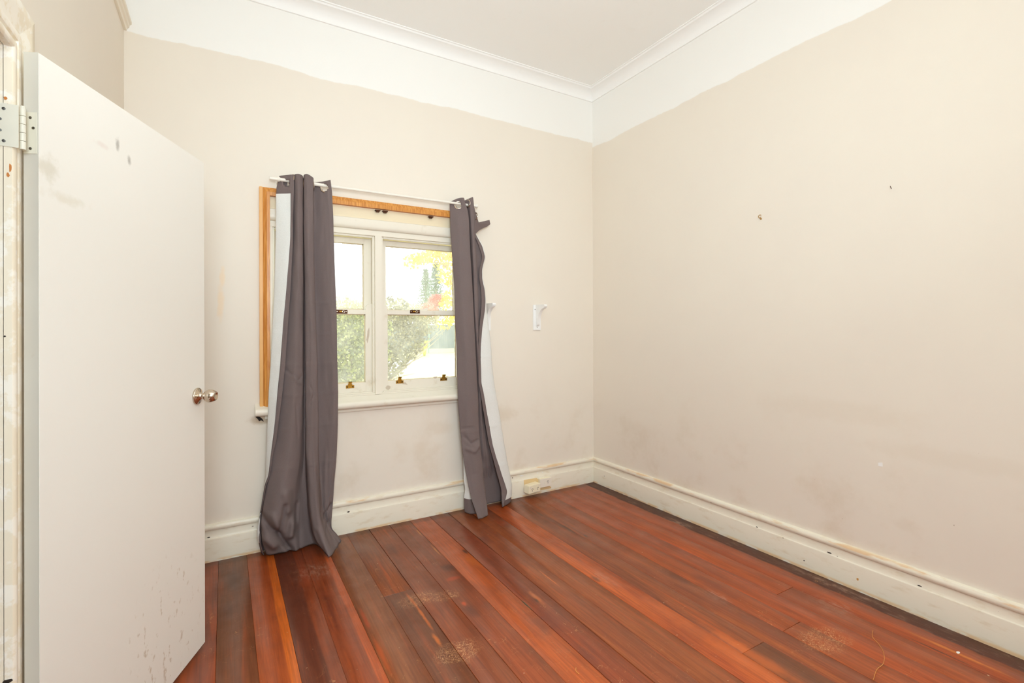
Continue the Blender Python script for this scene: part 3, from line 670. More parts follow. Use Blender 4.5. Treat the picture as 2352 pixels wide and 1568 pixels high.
Lr = [
 [(675,401,-.125),(675,440,-.125),(673,503,-.125),(673,555,-.125),(668,660,-.125),(660,764,-.125),(655,842,-.125),(648,905,-.125),(641,963,-.125),(635.5,1009,-.125),(627,1044,-.12),(620,1092,-.115),(612,1112,-.11),(605,1150,-.11),(599,1186,-.11),(597,1215,-.11),(600,1250,-.1),(606,1274,None)],
 [(667,401,-.117),(668,440,-.118),(668,490,-.118),(667,544,-.118),(664,588,-.118),(659,653,-.118),(651,740,-.118),(644.5,833,-.118),(638,898,-.118),(632,968,-.116),(624,1033,-.112),(617,1092,-.104),(609.5,1112,-.1),(603,1150,-.1),(598,1186,-.1),(594.5,1215,-.1),(597,1248,-.1),(604,1272,None)],
 [(642,404,-.068),(636,430,-.07),(635,440,-.07),(634.5,555,-.07),(630.5,685,-.072),(627,747,-.075),(623,833,-.078),(618.5,898,-.08),(616,963,-.08),(613,1044,-.08),(611.5,1092,-.075),(608,1120,-.075),(603.5,1150,-.075),(597.5,1186,-.08),(592,1212,-.09),(592.5,1235,-.09),(600,1268,None)],
 [(648,404,-.06),(641,440,-.06),(641,560,-.06),(633,750,-.062),(629,833,-.07),(622,974,-.065),(617,1092,-.06),(608,1160,-.06),(600,1205,-.07),(612,1262,None)],
 [(672,402,-.095),(669,555,-.09),(662,660,-.09),(654,764,-.09),(649,842,-.09),(640,930,-.09),(633,1000,-.09),(625,1044,-.095),(618,1092,-.1),(607,1150,-.11),(601,1200,-.125),(603,1245,-.12),(613,1273,None)],
 [(685,399,-.13),(685,500,-.13),(684,600,-.13),(681,750,-.13),(678,850,-.13),(672,950,-.13),(664,1044,-.14),(655,1092,-.15),(644,1150,-.17),(637,1195,-.18),(638,1235,-.15),(640,1271,None)],
 [(694.5,403,-.115),(695,468,-.115),(695,642,-.115),(694,747,-.11),(693,898,-.11),(690,963,-.11),(688,1044,-.11),(682,1092,-.115),(674,1150,-.12),(668,1200,-.13),(672,1232,-.12),(678,1264,None)],
 [(696.3,412,-.07),(698,555,-.07),(699,700,-.07),(699,850,-.07),(698.5,963,-.07),(697,1044,-.07),(694,1092,-.07),(691,1162,-.075),(689,1215,-.08),(691,1259,None)],
 [(697,412,-.07),(699,555,-.07),(701,700,-.07),(702,850,-.07),(702,963,-.07),(701,1044,-.07),(702,1092,-.07),(705,1162,-.07),(713,1220,-.075),(721,1249,None)],
 [(698.3,402,-.112),(698.5,512,-.115),(701,642,-.115),(702,768,-.115),(703,855,-.115),(703.5,942,-.118),(704.5,1044,-.125),(708,1092,-.135),(711,1139,-.15),(715,1186,-.17),(723,1233,-.19),(736,1255,-.23),(749,1271,None)],
 [(706,399.5,-.13),(708,512,-.132),(711,642,-.132),(714,768,-.132),(716,855,-.132),(718,942,-.135),(719,1044,-.14),(722,1092,-.15),(726,1139,-.165),(731,1186,-.185),(740,1225,-.215),(749,1250,-.25),(757,1277,None)],
 [(719,408,-.118),(720,555,-.118),(722.6,663,-.118),(725,747,-.118),(728,812,-.118),(729,877,-.118),(731,963,-.118),(731,1044,-.12),(731.5,1092,-.125),(734,1162,-.14),(739,1190,-.15),(748,1222,-.18),(758,1243,-.2),(768,1264,None)],
 [(721,418,-.068),(721,555,-.07),(723.5,663,-.07),(726,747,-.07),(729,812,-.075),(730,877,-.078),(732,963,-.08),(733,1044,-.08),(735,1092,-.085),(740,1162,-.09),(746,1190,-.1),(754,1215,-.13),(765,1235,-.15),(777,1251,None)],
 [(737,417.5,-.08),(741,500,-.095),(745,642,-.1),(749,812,-.1),(752,963,-.1),(750,1044,-.1),(748,1115,-.1),(748,1162,-.1),(751,1195,-.1),(758,1214,-.12),(769,1228,-.125),(781,1245,None)],
 [(752,415,-.11),(756,500,-.115),(761,642,-.12),(765,812,-.12),(768,963,-.12),(764,1044,-.115),(759,1115,-.11),(756,1162,-.105),(756,1198,-.1),(760,1216,-.1),(771,1226,-.105),(784,1242,None)],
 [(759,413,-.12),(763,447,-.12),(765,490,-.12),(767,555,-.12),(770,642,-.12),(771,671,-.12),(773.5,725,-.12),(774.6,812,-.12),(776.8,898,-.12),(776,985,-.115),(773.5,1044,-.11),(767.6,1115,-.1),(764,1162,-.095),(760.6,1198,-.09),(761,1214,-.09),(771,1223,-.09),(783.5,1240,None)]]
Rr = [
 [(1033,464,-.062),(1035,529,-.07),(1038,583,-.08),(1041,619,-.08),(1044,672,-.085),(1046,742,-.09),(1049,803,-.09),(1051,900,-.1),(1054,951,-.1),(1058,992,-.11),(1063,1043,-.13),(1070,1084,-.15),(1075.5,1114,-.17),(1084,1149,-.2),(1098,1191,None)],
 [(1050,456,-.085),(1056,529,-.115),(1062,672,-.13),(1070,803,-.135),(1074,900,-.135),(1079,992,-.14),(1088,1084,-.165),(1098,1149,-.2),(1110,1188,None)],
 [(1064.5,454,-.118),(1068,467,-.12),(1074,485,-.12),(1077,511,-.12),(1079,565,-.122),(1081,610,-.122),(1085,672,-.122),(1089,742,-.122),(1092,803,-.122),(1094,864,-.122),(1097,910,-.125),(1099,961,-.125),(1101,1002,-.13),(1105,1043,-.14),(1109,1084,-.15),(1114,1124,-.17),(1118,1155,-.19),(1121,1183,None)],
 [(1066,460,-.075),(1072,485,-.075),(1077,565,-.075),(1083,672,-.075),(1090,803,-.075),(1095,910,-.07),(1099,1002,-.07),(1106,1084,-.065),(1114,1148,None)],
 [(1079,455,-.115),(1084,529,-.118),(1088,610,-.118),(1092,720,-.115),(1097,803,-.11),(1100,880,-.1),(1104,951,-.09),(1112,1043,-.085),(1126,1147,None)],
 [(1086,453,-.118),(1089,485,-.118),(1090,529,-.118),(1092,565,-.118),(1094,610,-.115),(1097,672,-.11),(1098.5,720,-.105),(1101,803,-.1),(1104,880,-.09),(1108,951,-.085),(1118,1043,-.08),(1134,1147,None)],
 [(1086.5,470,-.08),(1089,529,-.08),(1093,580,-.08),(1096,672,-.078),(1102,803,-.075),(1106,880,-.07),(1112,951,-.066),(1126,1043,-.062),(1146,1145,None)],
 [(1089,482,-.07),(1091,536,-.075),(1108,565,-.08),(1114.5,590,-.08),(1107.5,619,-.08),(1108,636,-.08),(1113,663,-.08),(1115,686,-.08),(1116,705,-.08),(1119.6,742,-.078),(1124,766,-.076),(1127,793,-.074),(1129.5,833,-.072),(1134,880,-.07),(1140,915,-.065),(1147.5,961,-.06),(1155,1012,-.055),(1163,1059,-.05),(1171,1094,-.05),(1174.5,1114,-.05),(1174,1133,-.05),(1173,1150,-.05)],
 [(1088.5,484,-.075),(1090.5,536,-.085),(1107,565,-.09),(1113.5,590,-.092),(1106.5,619,-.092),(1107,640,-.092),(1112,663,-.092),(1114,690,-.095),(1113,711,-.1),(1107,752,-.105),(1104,793,-.108),(1103.5,823,-.108),(1105,880,-.11),(1110,900,-.11),(1117,941,-.105),(1123.5,977,-.1),(1130.6,1022,-.098),(1143,1063,-.095),(1151,1088,-.095),(1158,1108,-.095),(1164.5,1129,-.1),(1155,1164,None)],
 [(1086,486,-.08),(1088,536,-.09),(1101,565,-.095),(1108,590,-.097),(1101,619,-.097),(1101,640,-.097),(1105,663,-.097),(1106,690,-.1),(1105,711,-.105),(1101,752,-.11),(1099,793,-.112),(1098,823,-.112),(1099,880,-.115),(1103,900,-.115),(1111,947,-.11),(1116,980,-.105),(1123,1018,-.103),(1134.5,1059,-.1),(1146,1104,-.1),(1152,1124,-.105),(1153.5,1163,None)]]
SUB = 9; NRW = 220
def zcr(pys, px, Y): return [at(px, q, 1, Y).z for q in pys]
cr_l = zcr([692, 765, 835, 902, 978, 1062], 745, -.12); cr_r = zcr([824, 990, 1086], 1075, -.13)
def eyelets(root, fab_holes):
    for (c, nrm) in fab_holes:
        MB().ring(c, nrm, .0305, .0085, .0032, 30).build('eyelet', M_nickel, root, smooth=True)
# left curtain
cl = tag(empty('curtain', (-2.4, -.11, 0)), 'left charcoal blackout curtain with wide white lining strip showing beside the orange pine window frame', 'curtain', 'charcoal eyelet curtains at the window')
dL = [([(602, 1188), (622, 1215), (643, 1231)], -.15, .026, .016), ([(643, 1231), (656, 1250), (667, 1264)], -.13, .03, .014), ([(655, 1160), (648, 1195), (641, 1226)], -.15, .018, .012),
      ([(610, 1235), (628, 1252)], -.13, -.022, .022), ([(672, 1200), (668, 1228)], -.13, -.028, .018), ([(656, 1130), (662, 1170)], -.13, -.016, .02), ([(683, 1160), (680, 1200)], -.12, .014, .015), ([(626, 1180), (636, 1205)], -.14, -.016, .014),
      ([(655, 848), (672, 860), (687, 872)], -.125, .006, .006), ([(687, 872), (694, 862)], -.125, .005, .005), ([(674, 862), (686, 880)], -.125, -.006, .008), ([(684, 1000), (680, 930)], -.12, .006, .006), ([(712, 885), (720, 905), (712, 930)], -.125, .005, .005),
      ([(733, 1170), (741, 1195), (762, 1160)], -.12, .010, .008), ([(730, 1215), (742, 1245)], -.2, -.012, .012), ([(756, 1200), (742, 1215)], -.12, .012, .008), ([(768, 1238), (775, 1260)], -.15, -.008, .01)]
rows = curtain_grid(Lr, NRW, SUB, 1.3, cr_l, .0034, dL)
nv = lambda a: Vector((math.sin(math.radians(a)), -math.cos(math.radians(a)), .06))
eA = at(659, 421, 1, -.098); eD = at(746.5, 431.5, 1, -.098)
ringsL = [(eA, nv(-24)), (eD, nv(-24)), (at(671.5, 411, 1, -.10), nv(-75)), (at(696.5, 424, 1, -.09), nv(85)), (at(720, 427, 1, -.09), nv(85))]
grid_mesh('fabric', rows, M_fab, cl, thick=.0022, holes=[(eA, .0235), (eD, .0235)])
hd = int(NRW*.051); hb = int(NRW*.965)
grid_mesh('lining', rows, M_lin, cl, c0=SUB*1, c1=SUB*15-2, r0_=hd, r1_=hb, off=.0032, flip=1)
eyelets(cl, ringsL); adopt(cl)
# right curtain
cr2 = tag(empty('curtain', (-1.2, -.11, 0)), 'right charcoal blackout curtain, narrower, with a torn top corner sticking out sideways', 'curtain', 'charcoal eyelet curtains at the window')
dR = [([(1070, 1004), (1082, 1018), (1098, 1010)], -.14, .008, .009), ([(1072, 1030), (1088, 1036), (1100, 1022)], -.14, -.009, .012), ([(1062, 985), (1088, 980)], -.14, .004, .004), ([(1074, 1092), (1106, 1082)], -.15, .005, .005), ([(1120, 1120), (1140, 1100)], -.09, -.01, .015)]
rows2 = curtain_grid(Rr, NRW, SUB, 5.1, cr_r, .003, dR)
eE = at(1053, 471, 1, -.095)
grid_mesh('fabric', rows2, M_fab, cr2, thick=.0022, holes=[(eE, .0235)])
nS = len(Rr)-1
grid_mesh('lining', rows2, M_lin, cr2, c0=1, c1=SUB*(nS-1), r0_=hd, r1_=int(NRW*.985), off=.0032, flip=1)
Br = [
 [(1062,480,-.066),(1064,600,-.066),(1068,750,-.066),(1075,900,-.068),(1086,1043,-.07),(1095,1179,None)],
 [(1045,480,-.066),(1052,600,-.068),(1058,750,-.068),(1064,900,-.07),(1075,1043,-.075),(1080,1180,None)],
 [(1037,480,-.064),(1041,600,-.066),(1049,750,-.068),(1053,900,-.07),(1059,992,-.072),(1062.5,1043,-.075),(1066,1104,-.078),(1069.5,1124,-.08),(1066,1141,-.08),(1067,1176,None)]]
rows3 = curtain_grid(Br, NRW, SUB, 9.2, (), .001)
grid_mesh('back_fold', rows3, M_fab, cr2, thick=.0015)
grid_mesh('back_fold_lining', rows3, M_lin, cr2, c0=0, c1=SUB*2, r0_=hd, r1_=int(NRW*.958), off=.0032, flip=1)
# torn corner flap
tc = [(1089,474,-.10),(1091,484,-.10),(1095,497,-.10),(1099,510,-.095),(1104,513,-.09),(1111,511.5,-.082),(1116.5,508.5,-.078),(1118.5,506.5,-.075),(1120.5,508,-.072),(1122.5,507.5,-.07),(1124,505,-.068),(1124.8,509,-.068),(1126,514.5,-.068),(1119,520,-.072),(1107,525,-.08),(1100,529,-.088),(1092,536.5,-.095)]
inner = [(1087,474,-.105),(1087.5,484,-.105),(1088,497,-.105),(1089,512,-.103),(1090,516,-.1),(1095,519,-.095),(1103,519,-.088),(1110,517,-.082),(1114,515,-.078)]
vs = [at(*q[:2], 1, q[2]) for q in tc]; cen = at(1098, 519, 1, -.105)
e_in = [at(1086.5, y_, 1, -.1) for y_ in (474, 490, 505, 520, 537)]
vs2 = vs + e_in[::-1]
n_ = len(vs2); vs2.append(at(1093, 512, 1, -.112))
fs = [(i, (i+1) % n_, n_) for i in range(n_)]
o = link('torn_corner', vs2, fs, M_fab, cr2, False); m = o.modifiers.new('t', 'SOLIDIFY'); m.thickness = .003; m.offset = 0
ringsR = [(eE, nv(-26)), (at(1073.5, 467.5, 1, -.095), nv(-70)), (at(1091.5, 497, 1, -.103), nv(-80))]
eyelets(cr2, ringsR); adopt(cr2)

# ---------------------------------------------------------------- shelf brackets
def shelf_bracket(x0_, lab):
    root = tag(empty('shelf_bracket', (x0_, 0, 1.33)), lab, 'shelf bracket', 'white shelf brackets on the wall beside the window')
    MB().box((x0_, -.010, 1.326), (x0_+.072, 0, 1.531)).build('back_plate', M_white, root, bevel=.0015)
    pts = []; xm_ = x0_+.036
    cur = [(0, 1.531), (-.128, 1.531), (-.134, 1.522), (-.130, 1.510), (-.118, 1.502)]
    for t in range(1, 9):
        a = math.pi/2*t/9
        cur.append((-.118+.088*math.sin(a)*1.0+.0, 1.502-.118*(1-math.cos(a))-.012*math.sin(a)))
    cur += [(-.028, 1.372), (-.020, 1.360), (0, 1.356)]
    MB().poly_prism([(xm_-.014, y_, z_) for y_, z_ in cur], (.028, 0, 0)).build('arm', M_white, root, bevel=.002)
    for z_, dx in ((1.494, .016), (1.350, .036)): MB().lathe([(.0001, .0006), (.0032, .0006), (.0034, 0)], axisM((x0_+dx, -.010, z_), (0, -1, 0)), 12).build('screw_hole', M_hole, root)
    adopt(root)
shelf_bracket(-.637, 'white shelf bracket alone on the bare wall nearest the room corner')
shelf_bracket(-1.106, 'white shelf bracket half hidden behind the edge of the right curtain')
# ---------------------------------------------------------------- power points
def outlet_face(par, M, w, h, switches, outlets, d0):
    for (x_, z_) in switches:
        MB().box((x_-.006, d0-.0035, z_-.009), (x_+.006, d0, z_+.009), M).build('switch', M_sock2, par, bevel=.0008)
    for (x_, z_) in outlets:
        s_ = MB()
        for (dx, dz, an) in ((-.006, .006, .5), (.006, .006, -.5), (0, -.007, 0)):
            s_.box((-.0015, -.0008, -.005), (.0015, .0003, .005), M @ Matrix.Translation((x_+dx, d0, z_+dz)) @ Matrix.Rotation(an, 4, 'Y'))
        s_.build('plug_slots', M_hole, par)
pR = at(1240.4, 1100.5, 1, -.05); qR = at(1266.8, 1114.8, 1, -.05)
r_ = tag(empty('power_outlet', (pR.x+.055, -.022, .05)), 'single white power outlet on the skirting, right of the double one', 'power outlet')
M0 = Matrix.Translation(((pR.x+qR.x)/2, -.022, (pR.z+qR.z)/2)); w2, h2 = (qR.x-pR.x)/2, (pR.z-qR.z)/2
MB().box((-w2, -.022, -h2), (w2, 0, h2), M0).build('mounting_block', M_sock, r_, bevel=.002)
MB().box((-w2, -.030, -h2), (w2, -.0225, h2), M0).build('face_plate', M_sock2, r_, bevel=.002)
outlet_face(r_, M0, w2, h2, [(-.012, -.002)], [(.02, .003)], -.030); adopt(r_)
a0 = at(1215, 1135, 1, -.098); a1 = at(1241.3, 1126.4, 1, -.075); t0_ = at(1214.3, 1117, 1, -.098)
wv = a1-a0; hgt = t0_.z-a0.z; wl = math.hypot(wv.x, wv.y); ang = math.atan2(wv.y, wv.x)
l_ = tag(empty('power_outlet', (a0.x+.06, -.05, .02)), 'double cream power outlet box hanging crooked at floor level near the right curtain', 'power outlet')
M1 = Matrix.Translation(a0) @ Matrix.Rotation(ang, 4, 'Z') @ Matrix.Rotation(-math.asin(min(.2, max(-.2, (a1.z-a0.z)/wl))), 4, 'Y')
MB().box((0, 0.008, 0), (wl, .058, hgt), M1).build('mounting_block', M_sock, l_, bevel=.003)
MB().box((0, 0, 0), (wl, .0075, hgt), M1).build('face_plate', M_sock, l_, bevel=.002)
outlet_face(l_, M1, wl, hgt, [(.016, hgt-.014), (wl-.012, hgt-.014)], [(.038, hgt*.42), (wl-.030, hgt*.42)], 0); adopt(l_)
pp = [at(px, py, 1, -.0222) for px, py in [(1203, 1102), (1233, 1097), (1234, 1099), (1266, 1118), (1266, 1121), (1241, 1126), (1206, 1133), (1204, 1125)]]
MB().poly_prism(pp, (0, -.0006, 0)).build('unpainted_patch', plain('yellowed_paint', srgb(230, 200, 148), .5), sk_b)
# ---------------------------------------------------------------- wall fixings on the right wall
p = at(1748, 498, 0, 0)
h_ = tag(empty('wall_hook', p), 'small brass screw hook in the right wall, lower and left of the bare nail', 'hook')
hp = []
for t in range(15):
    a = math.radians(-60+300*t/14); hp.append((-.012, p.y+.0085*math.sin(a), p.z+.002+.0085*math.cos(a)))
MB().tube([(0, p.y, p.z-.012), (-.012, p.y, p.z-.010)]+hp[::-1], .0018, 8).build('hook_wire', M_brass, h_, smooth=True)
MB().lathe([(.0001, .002), (.0045, .0015), (.005, 0)], axisM((-.0, p.y, p.z-.012), (-1, 0, 0)), 14).build('hook_base', M_brass, h_); adopt(h_)
p = at(2047, 433, 0, 0)
tag(MB().tube([(0.0, p.y, p.z), (-.02, p.y-.004, p.z+.008)], [.0016, .0014], 8).build('wall_nail', M_dark, smooth=True), 'thin bare nail high on the right wall', 'nail')
p = at(2022, 1066, 0, 0)
tag(MB().poly_prism([(-.0002, p.y+.009, p.z+.006), (-.0002, p.y-.004, p.z+.010), (-.0002, p.y-.009, p.z+.011), (-.0002, p.y-.010, p.z-.009), (-.0002, p.y+.008, p.z-.010)], (-.0012, 0, 0)).build('paper_scrap', M_white), 'tiny white torn paper scrap stuck low on the right wall', 'paper')
# ---------------------------------------------------------------- debris on the floor
M_straw = plain('dry_straw', srgb(224, 160, 84), .6)
def strand(pts, lab, r=.0009):
    P_ = [at(px, py, 2, .0016) for px, py in pts]
    Q = []
    for i in range(len(P_)-1):
        for q in range(4):
            t = q/4; a = P_[max(i-1, 0)]; b = P_[i]; c = P_[i+1]; d = P_[min(i+2, len(P_)-1)]
            Q.append(.5*((2*b)+(c-a)*t+(2*a-5*b+4*c-d)*t*t+(3*b-a-3*c+d)*t*t*t))
    Q.append(P_[-1])
    tag(MB().tube(Q, r, 6).build('hair_strand', M_straw, smooth=True), lab, 'strand')
strand([(2005, 1447), (2004, 1462), (2018, 1478), (2030, 1500), (2029, 1523), (2014, 1537), (2006, 1560)], 'long curled golden strand lying on the boards near the right skirting')
strand([(1323, 1533), (1323, 1541), (1330, 1547)], 'short curved golden strand on the boards at the bottom middle', .0012)
def crumb(px, py, w, lab, mat, cat='paint flake'):
    p = at(px, py, 2, .001); n_ = 7
    pts = [(p.x+w*math.cos(2*math.pi*j/n_)*(.6+.5*random.random()), p.y+w*.6*math.sin(2*math.pi*j/n_)*(.6+.5*random.random()), .0003) for j in range(n_)]
    tag(MB().poly_prism(pts, (0, 0, .0018)).build('paint_flake', mat), lab, cat)
crumb(2201, 1498, .012, 'pale flat flake on the boards by the lower right skirting', M_white)
p = at(1345, 1107, 2, .0)
tag(MB().lathe([(.0001, .018), (.009, .016), (.014, .009), (.012, .0015), (.0001, .001)], Matrix.Translation((p.x, p.y-.01, 0)), 9).build('lint_ball', M_white), 'small white lint ball on the floor in the room corner', 'lint')

# ---------------------------------------------------------------- garden
G = -.2
def plainveg(name, a, b, sc=3, tr=.35):
    k = N(name)
    oi = k.n('ShaderNodeNewGeometry')
    c = k.mix(oi.outputs['Random Per Island'], a, b)
    k.out(c, .6, spec=.2)
    t_ = k.n('ShaderNodeBsdfTranslucent'); k.L(c, t_.inputs[0])
    mx = k.n('ShaderNodeMixShader'); mx.inputs[0].default_value = tr
    k.L(k.b.outputs[0], mx.inputs[1]); k.L(t_.outputs[0], mx.inputs[2]); k.L(mx.outputs[0], k.t.nodes['Material Output'].inputs[0])
    return k.m
k = N('lawn_grass'); M_lawn = k.out(k.mix(k.noise(k.pos(), 2.5, 4), srgb(236, 228, 170), srgb(222, 216, 140)), .9, spec=.1)
k = N('asphalt_road'); M_road = k.out(k.mix(k.noise(k.pos(), 1.5, 4), srgb(226, 224, 220), srgb(214, 212, 208)), .9, spec=.1)
st(MB().box((-20, T+.02, G-.3), (70, 120, G-.02)).build('ground', M_lawn))
st(MB().box((-20, 12.8, G-.02), (70, 18.4, G)).build('road', M_road))
st(MB().box((-20, 18.4, G-.02), (70, 18.55, G+.06)).box((-20, 12.65, G-.02), (70, 12.8, G+.05)).build('kerb', plain('concrete_kerb', srgb(200, 200, 196), .9)))
# fence: corrugated panels on a plinth
k = N('blue_grey_steel'); M_fence = k.out(k.mix(k.noise(k.pos(), 1.2, 3), srgb(92, 106, 116), srgb(102, 116, 122)), .6)
M_post = plain('green_grey_post', srgb(126, 158, 150), .6); M_plinth = plain('plinth_board', srgb(176, 176, 160), .8)
fe = tag(empty('boundary_fence', (8, 25, G)), 'blue grey corrugated fence across the road with green posts on a pale plinth', 'fence')
x_ = 1.2; FY = 25.0
while x_ < 15:
    w_ = 1.78; pr_ = []; n_ = 24
    for j in range(n_+1):
        xx = x_+w_*j/n_; yy = FY+(.02 if (j//2) % 2 else -.02); pr_.append((xx, yy))
    back = [(a, b+.01) for a, b in reversed(pr_)]
    MB().sweep(pr_+back, lambda p, k_: (p[0], p[1], G+.26 if k_ == 0 else 1.58), 2).build('fence_panel', M_fence, fe)
    MB().box((x_-.05, FY-.06, G), (x_+.03, FY+.06, 1.62)).build('post', M_post, fe)
    MB().box((x_+.03, FY-.05, G), (x_+w_-.05, FY+.02, G+.25)).build('plinth', M_plinth, fe)
    x_ += w_+.02
adopt(fe)
def leaves(mbv, mbf, c, r, n, size, squash=1., hollow=.35, lw=.35):
    for _ in range(n):
        while True:
            d = Vector((random.uniform(-1, 1), random.uniform(-1, 1), random.uniform(-1, 1)))
            if hollow < d.length < 1: break
        p = Vector(c)+Vector((d.x*r[0], d.y*r[1], d.z*r[2]))
        a = Vector((random.gauss(0, 1), random.gauss(0, 1), random.gauss(0, 1)+.3)).normalized(); b = a.orthogonal().normalized()
        b.rotate(Matrix.Rotation(random.random()*6.28, 3, a))
        s_ = size*random.uniform(.6, 1.3); i = len(mbv)
        mbv += [p, p+a*s_*.5+b*s_*lw, p+a*s_, p+a*s_*.5-b*s_*lw]; mbf.append((i, i+1, i+2, i+3))
def cloud(name, parts, mat, parent):
    v = []; f = []
    for c, r, n, s_ in parts: leaves(v, f, c, r, n, s_)
    o = link(name, v, f, mat, parent); o['kind'] = 'stuff'; return o
def branches(parent, base, tips, r, mat, name='branches'):
    b = MB()
    for tp in tips:
        m_ = (Vector(base)+Vector(tp))/2+Vector((random.uniform(-.15, .15), random.uniform(-.1, .1), .1))
        b.tube([base, m_, tp], [r, r*.6, r*.2], 6)
    return b.build(name, mat, parent)
M_bark = plain('grey_bark', srgb(176, 164, 148), .9)
V_a = plainveg('shrub_leaves', srgb(178, 184, 120), srgb(96, 110, 84)); V_b = plainveg('grey_shrub_leaves', srgb(176, 172, 140), srgb(108, 106, 98))
V_y = plainveg('yellow_leaves', srgb(236, 222, 96), srgb(226, 190, 96)); V_g = plainveg('conifer_needles', srgb(132, 150, 130), srgb(96, 122, 108), tr=.2)
V_p = plainveg('pink_blossom', srgb(226, 160, 146), srgb(200, 130, 124)); V_h = plainveg('pale_hedge_leaves', srgb(208, 202, 176), srgb(172, 172, 148)); V_l = plainveg('strap_leaves', srgb(222, 222, 100), srgb(176, 190, 96))
def P3(px, py, Y): return at(px, py, 1, Y)
# big shrub outside the left pane
c1 = P3(800, 800, 7.5)
t = tag(empty('garden_shrub', (c1.x, 7.5, G)), 'dense pale green shrub filling the lower left window pane', 'shrub')
cloud('foliage', [((c1.x-.1, 7.5, .75), (1.0, .8, .95), 9000, .075), ((c1.x+.2, 7.4, 1.35), (.75, .6, .4), 1200, .075), ((c1.x-1.5, 7.6, .7), (1.0, .8, .95), 5000, .08)], V_a, t)
branches(t, (c1.x, 7.5, G), [(c1.x+q, 7.5, 1.2) for q in (-1.8, -1.2, -.7, -.3, .2, .6)], .05, M_bark); adopt(t)
c2 = P3(915, 770, 9); c3 = P3(985, 755, 9.5)
t = tag(empty('garden_shrub', (c2.x, 9, G)), 'loose grey green shrub with drooping twigs in the lower right window pane', 'shrub')
cloud('foliage', [((c2.x-.05, 9, 1.15), (.85, .6, .75), 3400, .08), ((c2.x-.35, 8.9, .45), (.55, .5, .5), 900, .08), (tuple(P3(958, 742, 9.3)), (.55, .5, .42), 1000, .07), (tuple(P3(1000, 748, 9.6)), (.45, .4, .26), 170, .06), (tuple(P3(900, 700, 9)), (.5, .4, .22), 260, .08)], V_b, t)
b_ = (c2.x-.5, 9, G)
branches(t, b_, [tuple(P3(px, py, 9+random.uniform(-.3, .4))) for px, py in [(900, 720), (930, 715), (960, 730), (985, 770), (1010, 775), (1020, 760), (1030, 740), (995, 790), (960, 800), (945, 835), (925, 850), (950, 858), (900, 840), (975, 815)]], .028, M_bark); adopt(t)
# yellow tree reaching in from the right
tr_ = P3(1062, 800, 8)
t = tag(empty('autumn_tree', (tr_.x, 8, G)), 'tree with yellow and reddish autumn leaves reaching in at the upper right pane', 'tree')
lf = []
for px, py, n_, rr in [(948, 600, 110, .22), (968, 596, 130, .22), (985, 590, 120, .22), (1000, 575, 170, .26), (1018, 585, 200, .3), (1033, 600, 220, .32), (1030, 640, 160, .25), (1015, 620, 60, .25), (1032, 680, 120, .2), (1024, 700, 90, .18), (1035, 733, 150, .18), (1020, 745, 60, .18), (1045, 560, 200, .35), (1060, 650, 300, .4), (1065, 590, 300, .4)]:
    lf.append((tuple(P3(px, py, 8)), (rr, .3, rr*.75), n_, .085))
cloud('foliage', lf, V_y, t)
b = MB().tube([(tr_.x, 8, G), (tr_.x-.02, 8, 1.2), (tr_.x+.05, 8, 2.4), (tr_.x, 8, 3.6)], [.11, .09, .06, .03], 8)
for px, py in [(950, 603), (975, 585), (1000, 572), (1020, 610), (1033, 640), (1028, 690), (1035, 735)]:
    e_ = P3(px, py, 8); b.tube([(tr_.x, 8, e_.z-.3), ((tr_.x+e_.x)/2, 8, e_.z+.05), tuple(e_)], [.025, .015, .004], 6)
b.tube([tuple(P3(1028, 555, 7.8)), tuple(P3(1030, 620, 7.8)), tuple(P3(1036, 680, 7.8))], .008, 6)
b.build('trunk', M_bark, t); adopt(t)
# Norfolk-like conifers far away
def conifer(px, ptop, pbot, Y, lab):
    top = P3(px, ptop, Y); bt = P3(px, pbot, Y); h = top.z-G
    t = tag(empty('conifer', (top.x, Y, G)), lab, 'tree', 'tall conifers beyond the fence')
    MB().tube([(top.x, Y, G), (top.x, Y, top.z)], [.25, .03], 8).build('trunk', M_bark, t)
    v = []; f = []
    nt = 16
    for q in range(nt):
        z_ = top.z-(top.z-bt.z+1)*(q+.5)/nt; R_ = .25+1.35*(q/nt)
        for a in range(9):
            an = a*.7+q*.37; e = Vector((math.cos(an), math.sin(an), -.12))
            for s_ in range(6):
                leaves(v, f, Vector((top.x, Y, z_))+e*R_*(s_+.7)/6, (.12, .12, .07), 3, .26, lw=.18)
    o = link('foliage', v, f, V_g, t); o['kind'] = 'stuff'; adopt(t)
conifer(978, 618, 700, 52, 'left one of two pale conifers far beyond the fence')
conifer(1001, 604, 700, 44, 'right and taller of two pale conifers far beyond the fence')
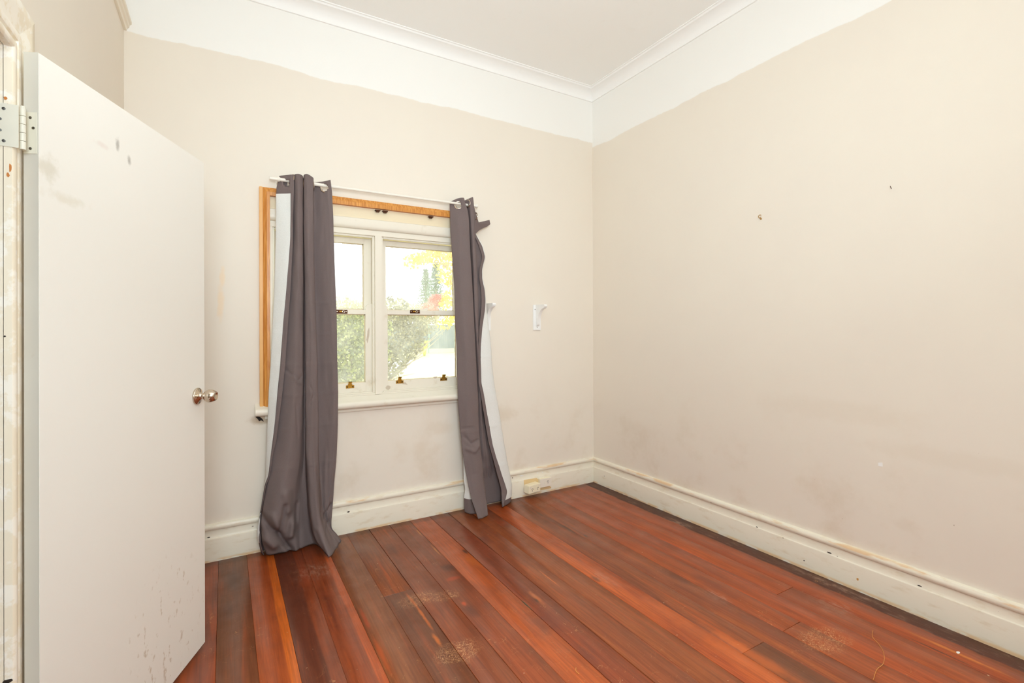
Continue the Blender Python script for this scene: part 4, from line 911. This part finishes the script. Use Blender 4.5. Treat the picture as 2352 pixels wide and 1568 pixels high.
p = P3(1003, 690, 33)
t = tag(empty('blossom_tree', (p.x, 33, G)), 'pink blossoming tree behind the fence below the conifers', 'tree')
cloud('foliage', [(tuple(p), (.75, .6, .5), 900, .14), (tuple(P3(985, 712, 33)), (.9, .6, .6), 700, .14)], V_p, t)
MB().tube([(p.x, 33, G), (p.x, 33, p.z)], [.12, .05], 8).build('trunk', M_bark, t); adopt(t)
for i, (px, py, w_, h_) in enumerate([(790, 700, 1.5, .9), (832, 703, 1.6, .8), (905, 700, 1.6, .9), (945, 703, 1.5, .8), (980, 712, 1.5, .8)]):
    Yp = 28+i*2.4; p = P3(px, py+14, Yp)
    t = tag(empty('hedge_tree', (p.x, Yp, G)), ['pale leafy tree over the fence, farthest left in the left pane', 'pale leafy tree over the fence beside the mullion in the left pane', 'pale leafy tree over the fence at the left of the right pane', 'pale leafy tree over the fence above the middle of the right shrub', 'pale leafy tree over the fence just left of the pink blossom'][i], 'tree', 'pale trees behind the fence')
    cloud('foliage', [((p.x, Yp, p.z), (w_, .9, h_), 1100, .17)], V_h, t)
    MB().tube([(p.x, Yp, G), (p.x, Yp, p.z)], [.1, .05], 6).build('trunk', M_bark, t); adopt(t)
# strappy plant in front of the fence
p = P3(975, 808, 22)
t = tag(empty('strappy_plant', (p.x, 22, G)), 'small yellow green plant with long strap leaves before the fence', 'plant')
v = []; f = []
for q in range(16):
    an = q*2.4; sp = .25+.5*((q*7) % 5)/5; hh = 1.0-.45*sp; i = len(v); w_ = .06
    d = Vector((math.cos(an), math.sin(an), 0)); s_ = Vector((-d.y, d.x, 0))*w_
    pts = [Vector((p.x, 22, G))+d*sp*t_+Vector((0, 0, hh*math.sin(t_*2.0))) for t_ in (0, .3, .6, .85, 1)]
    for j, pt_ in enumerate(pts): v += [pt_-s_*(1-j/4.2), pt_+s_*(1-j/4.2)]
    for j in range(4): f.append((i+2*j, i+2*j+1, i+2*j+3, i+2*j+2))
o = link('leaves', v, f, V_l, t); o['kind'] = 'stuff'; adopt(t)
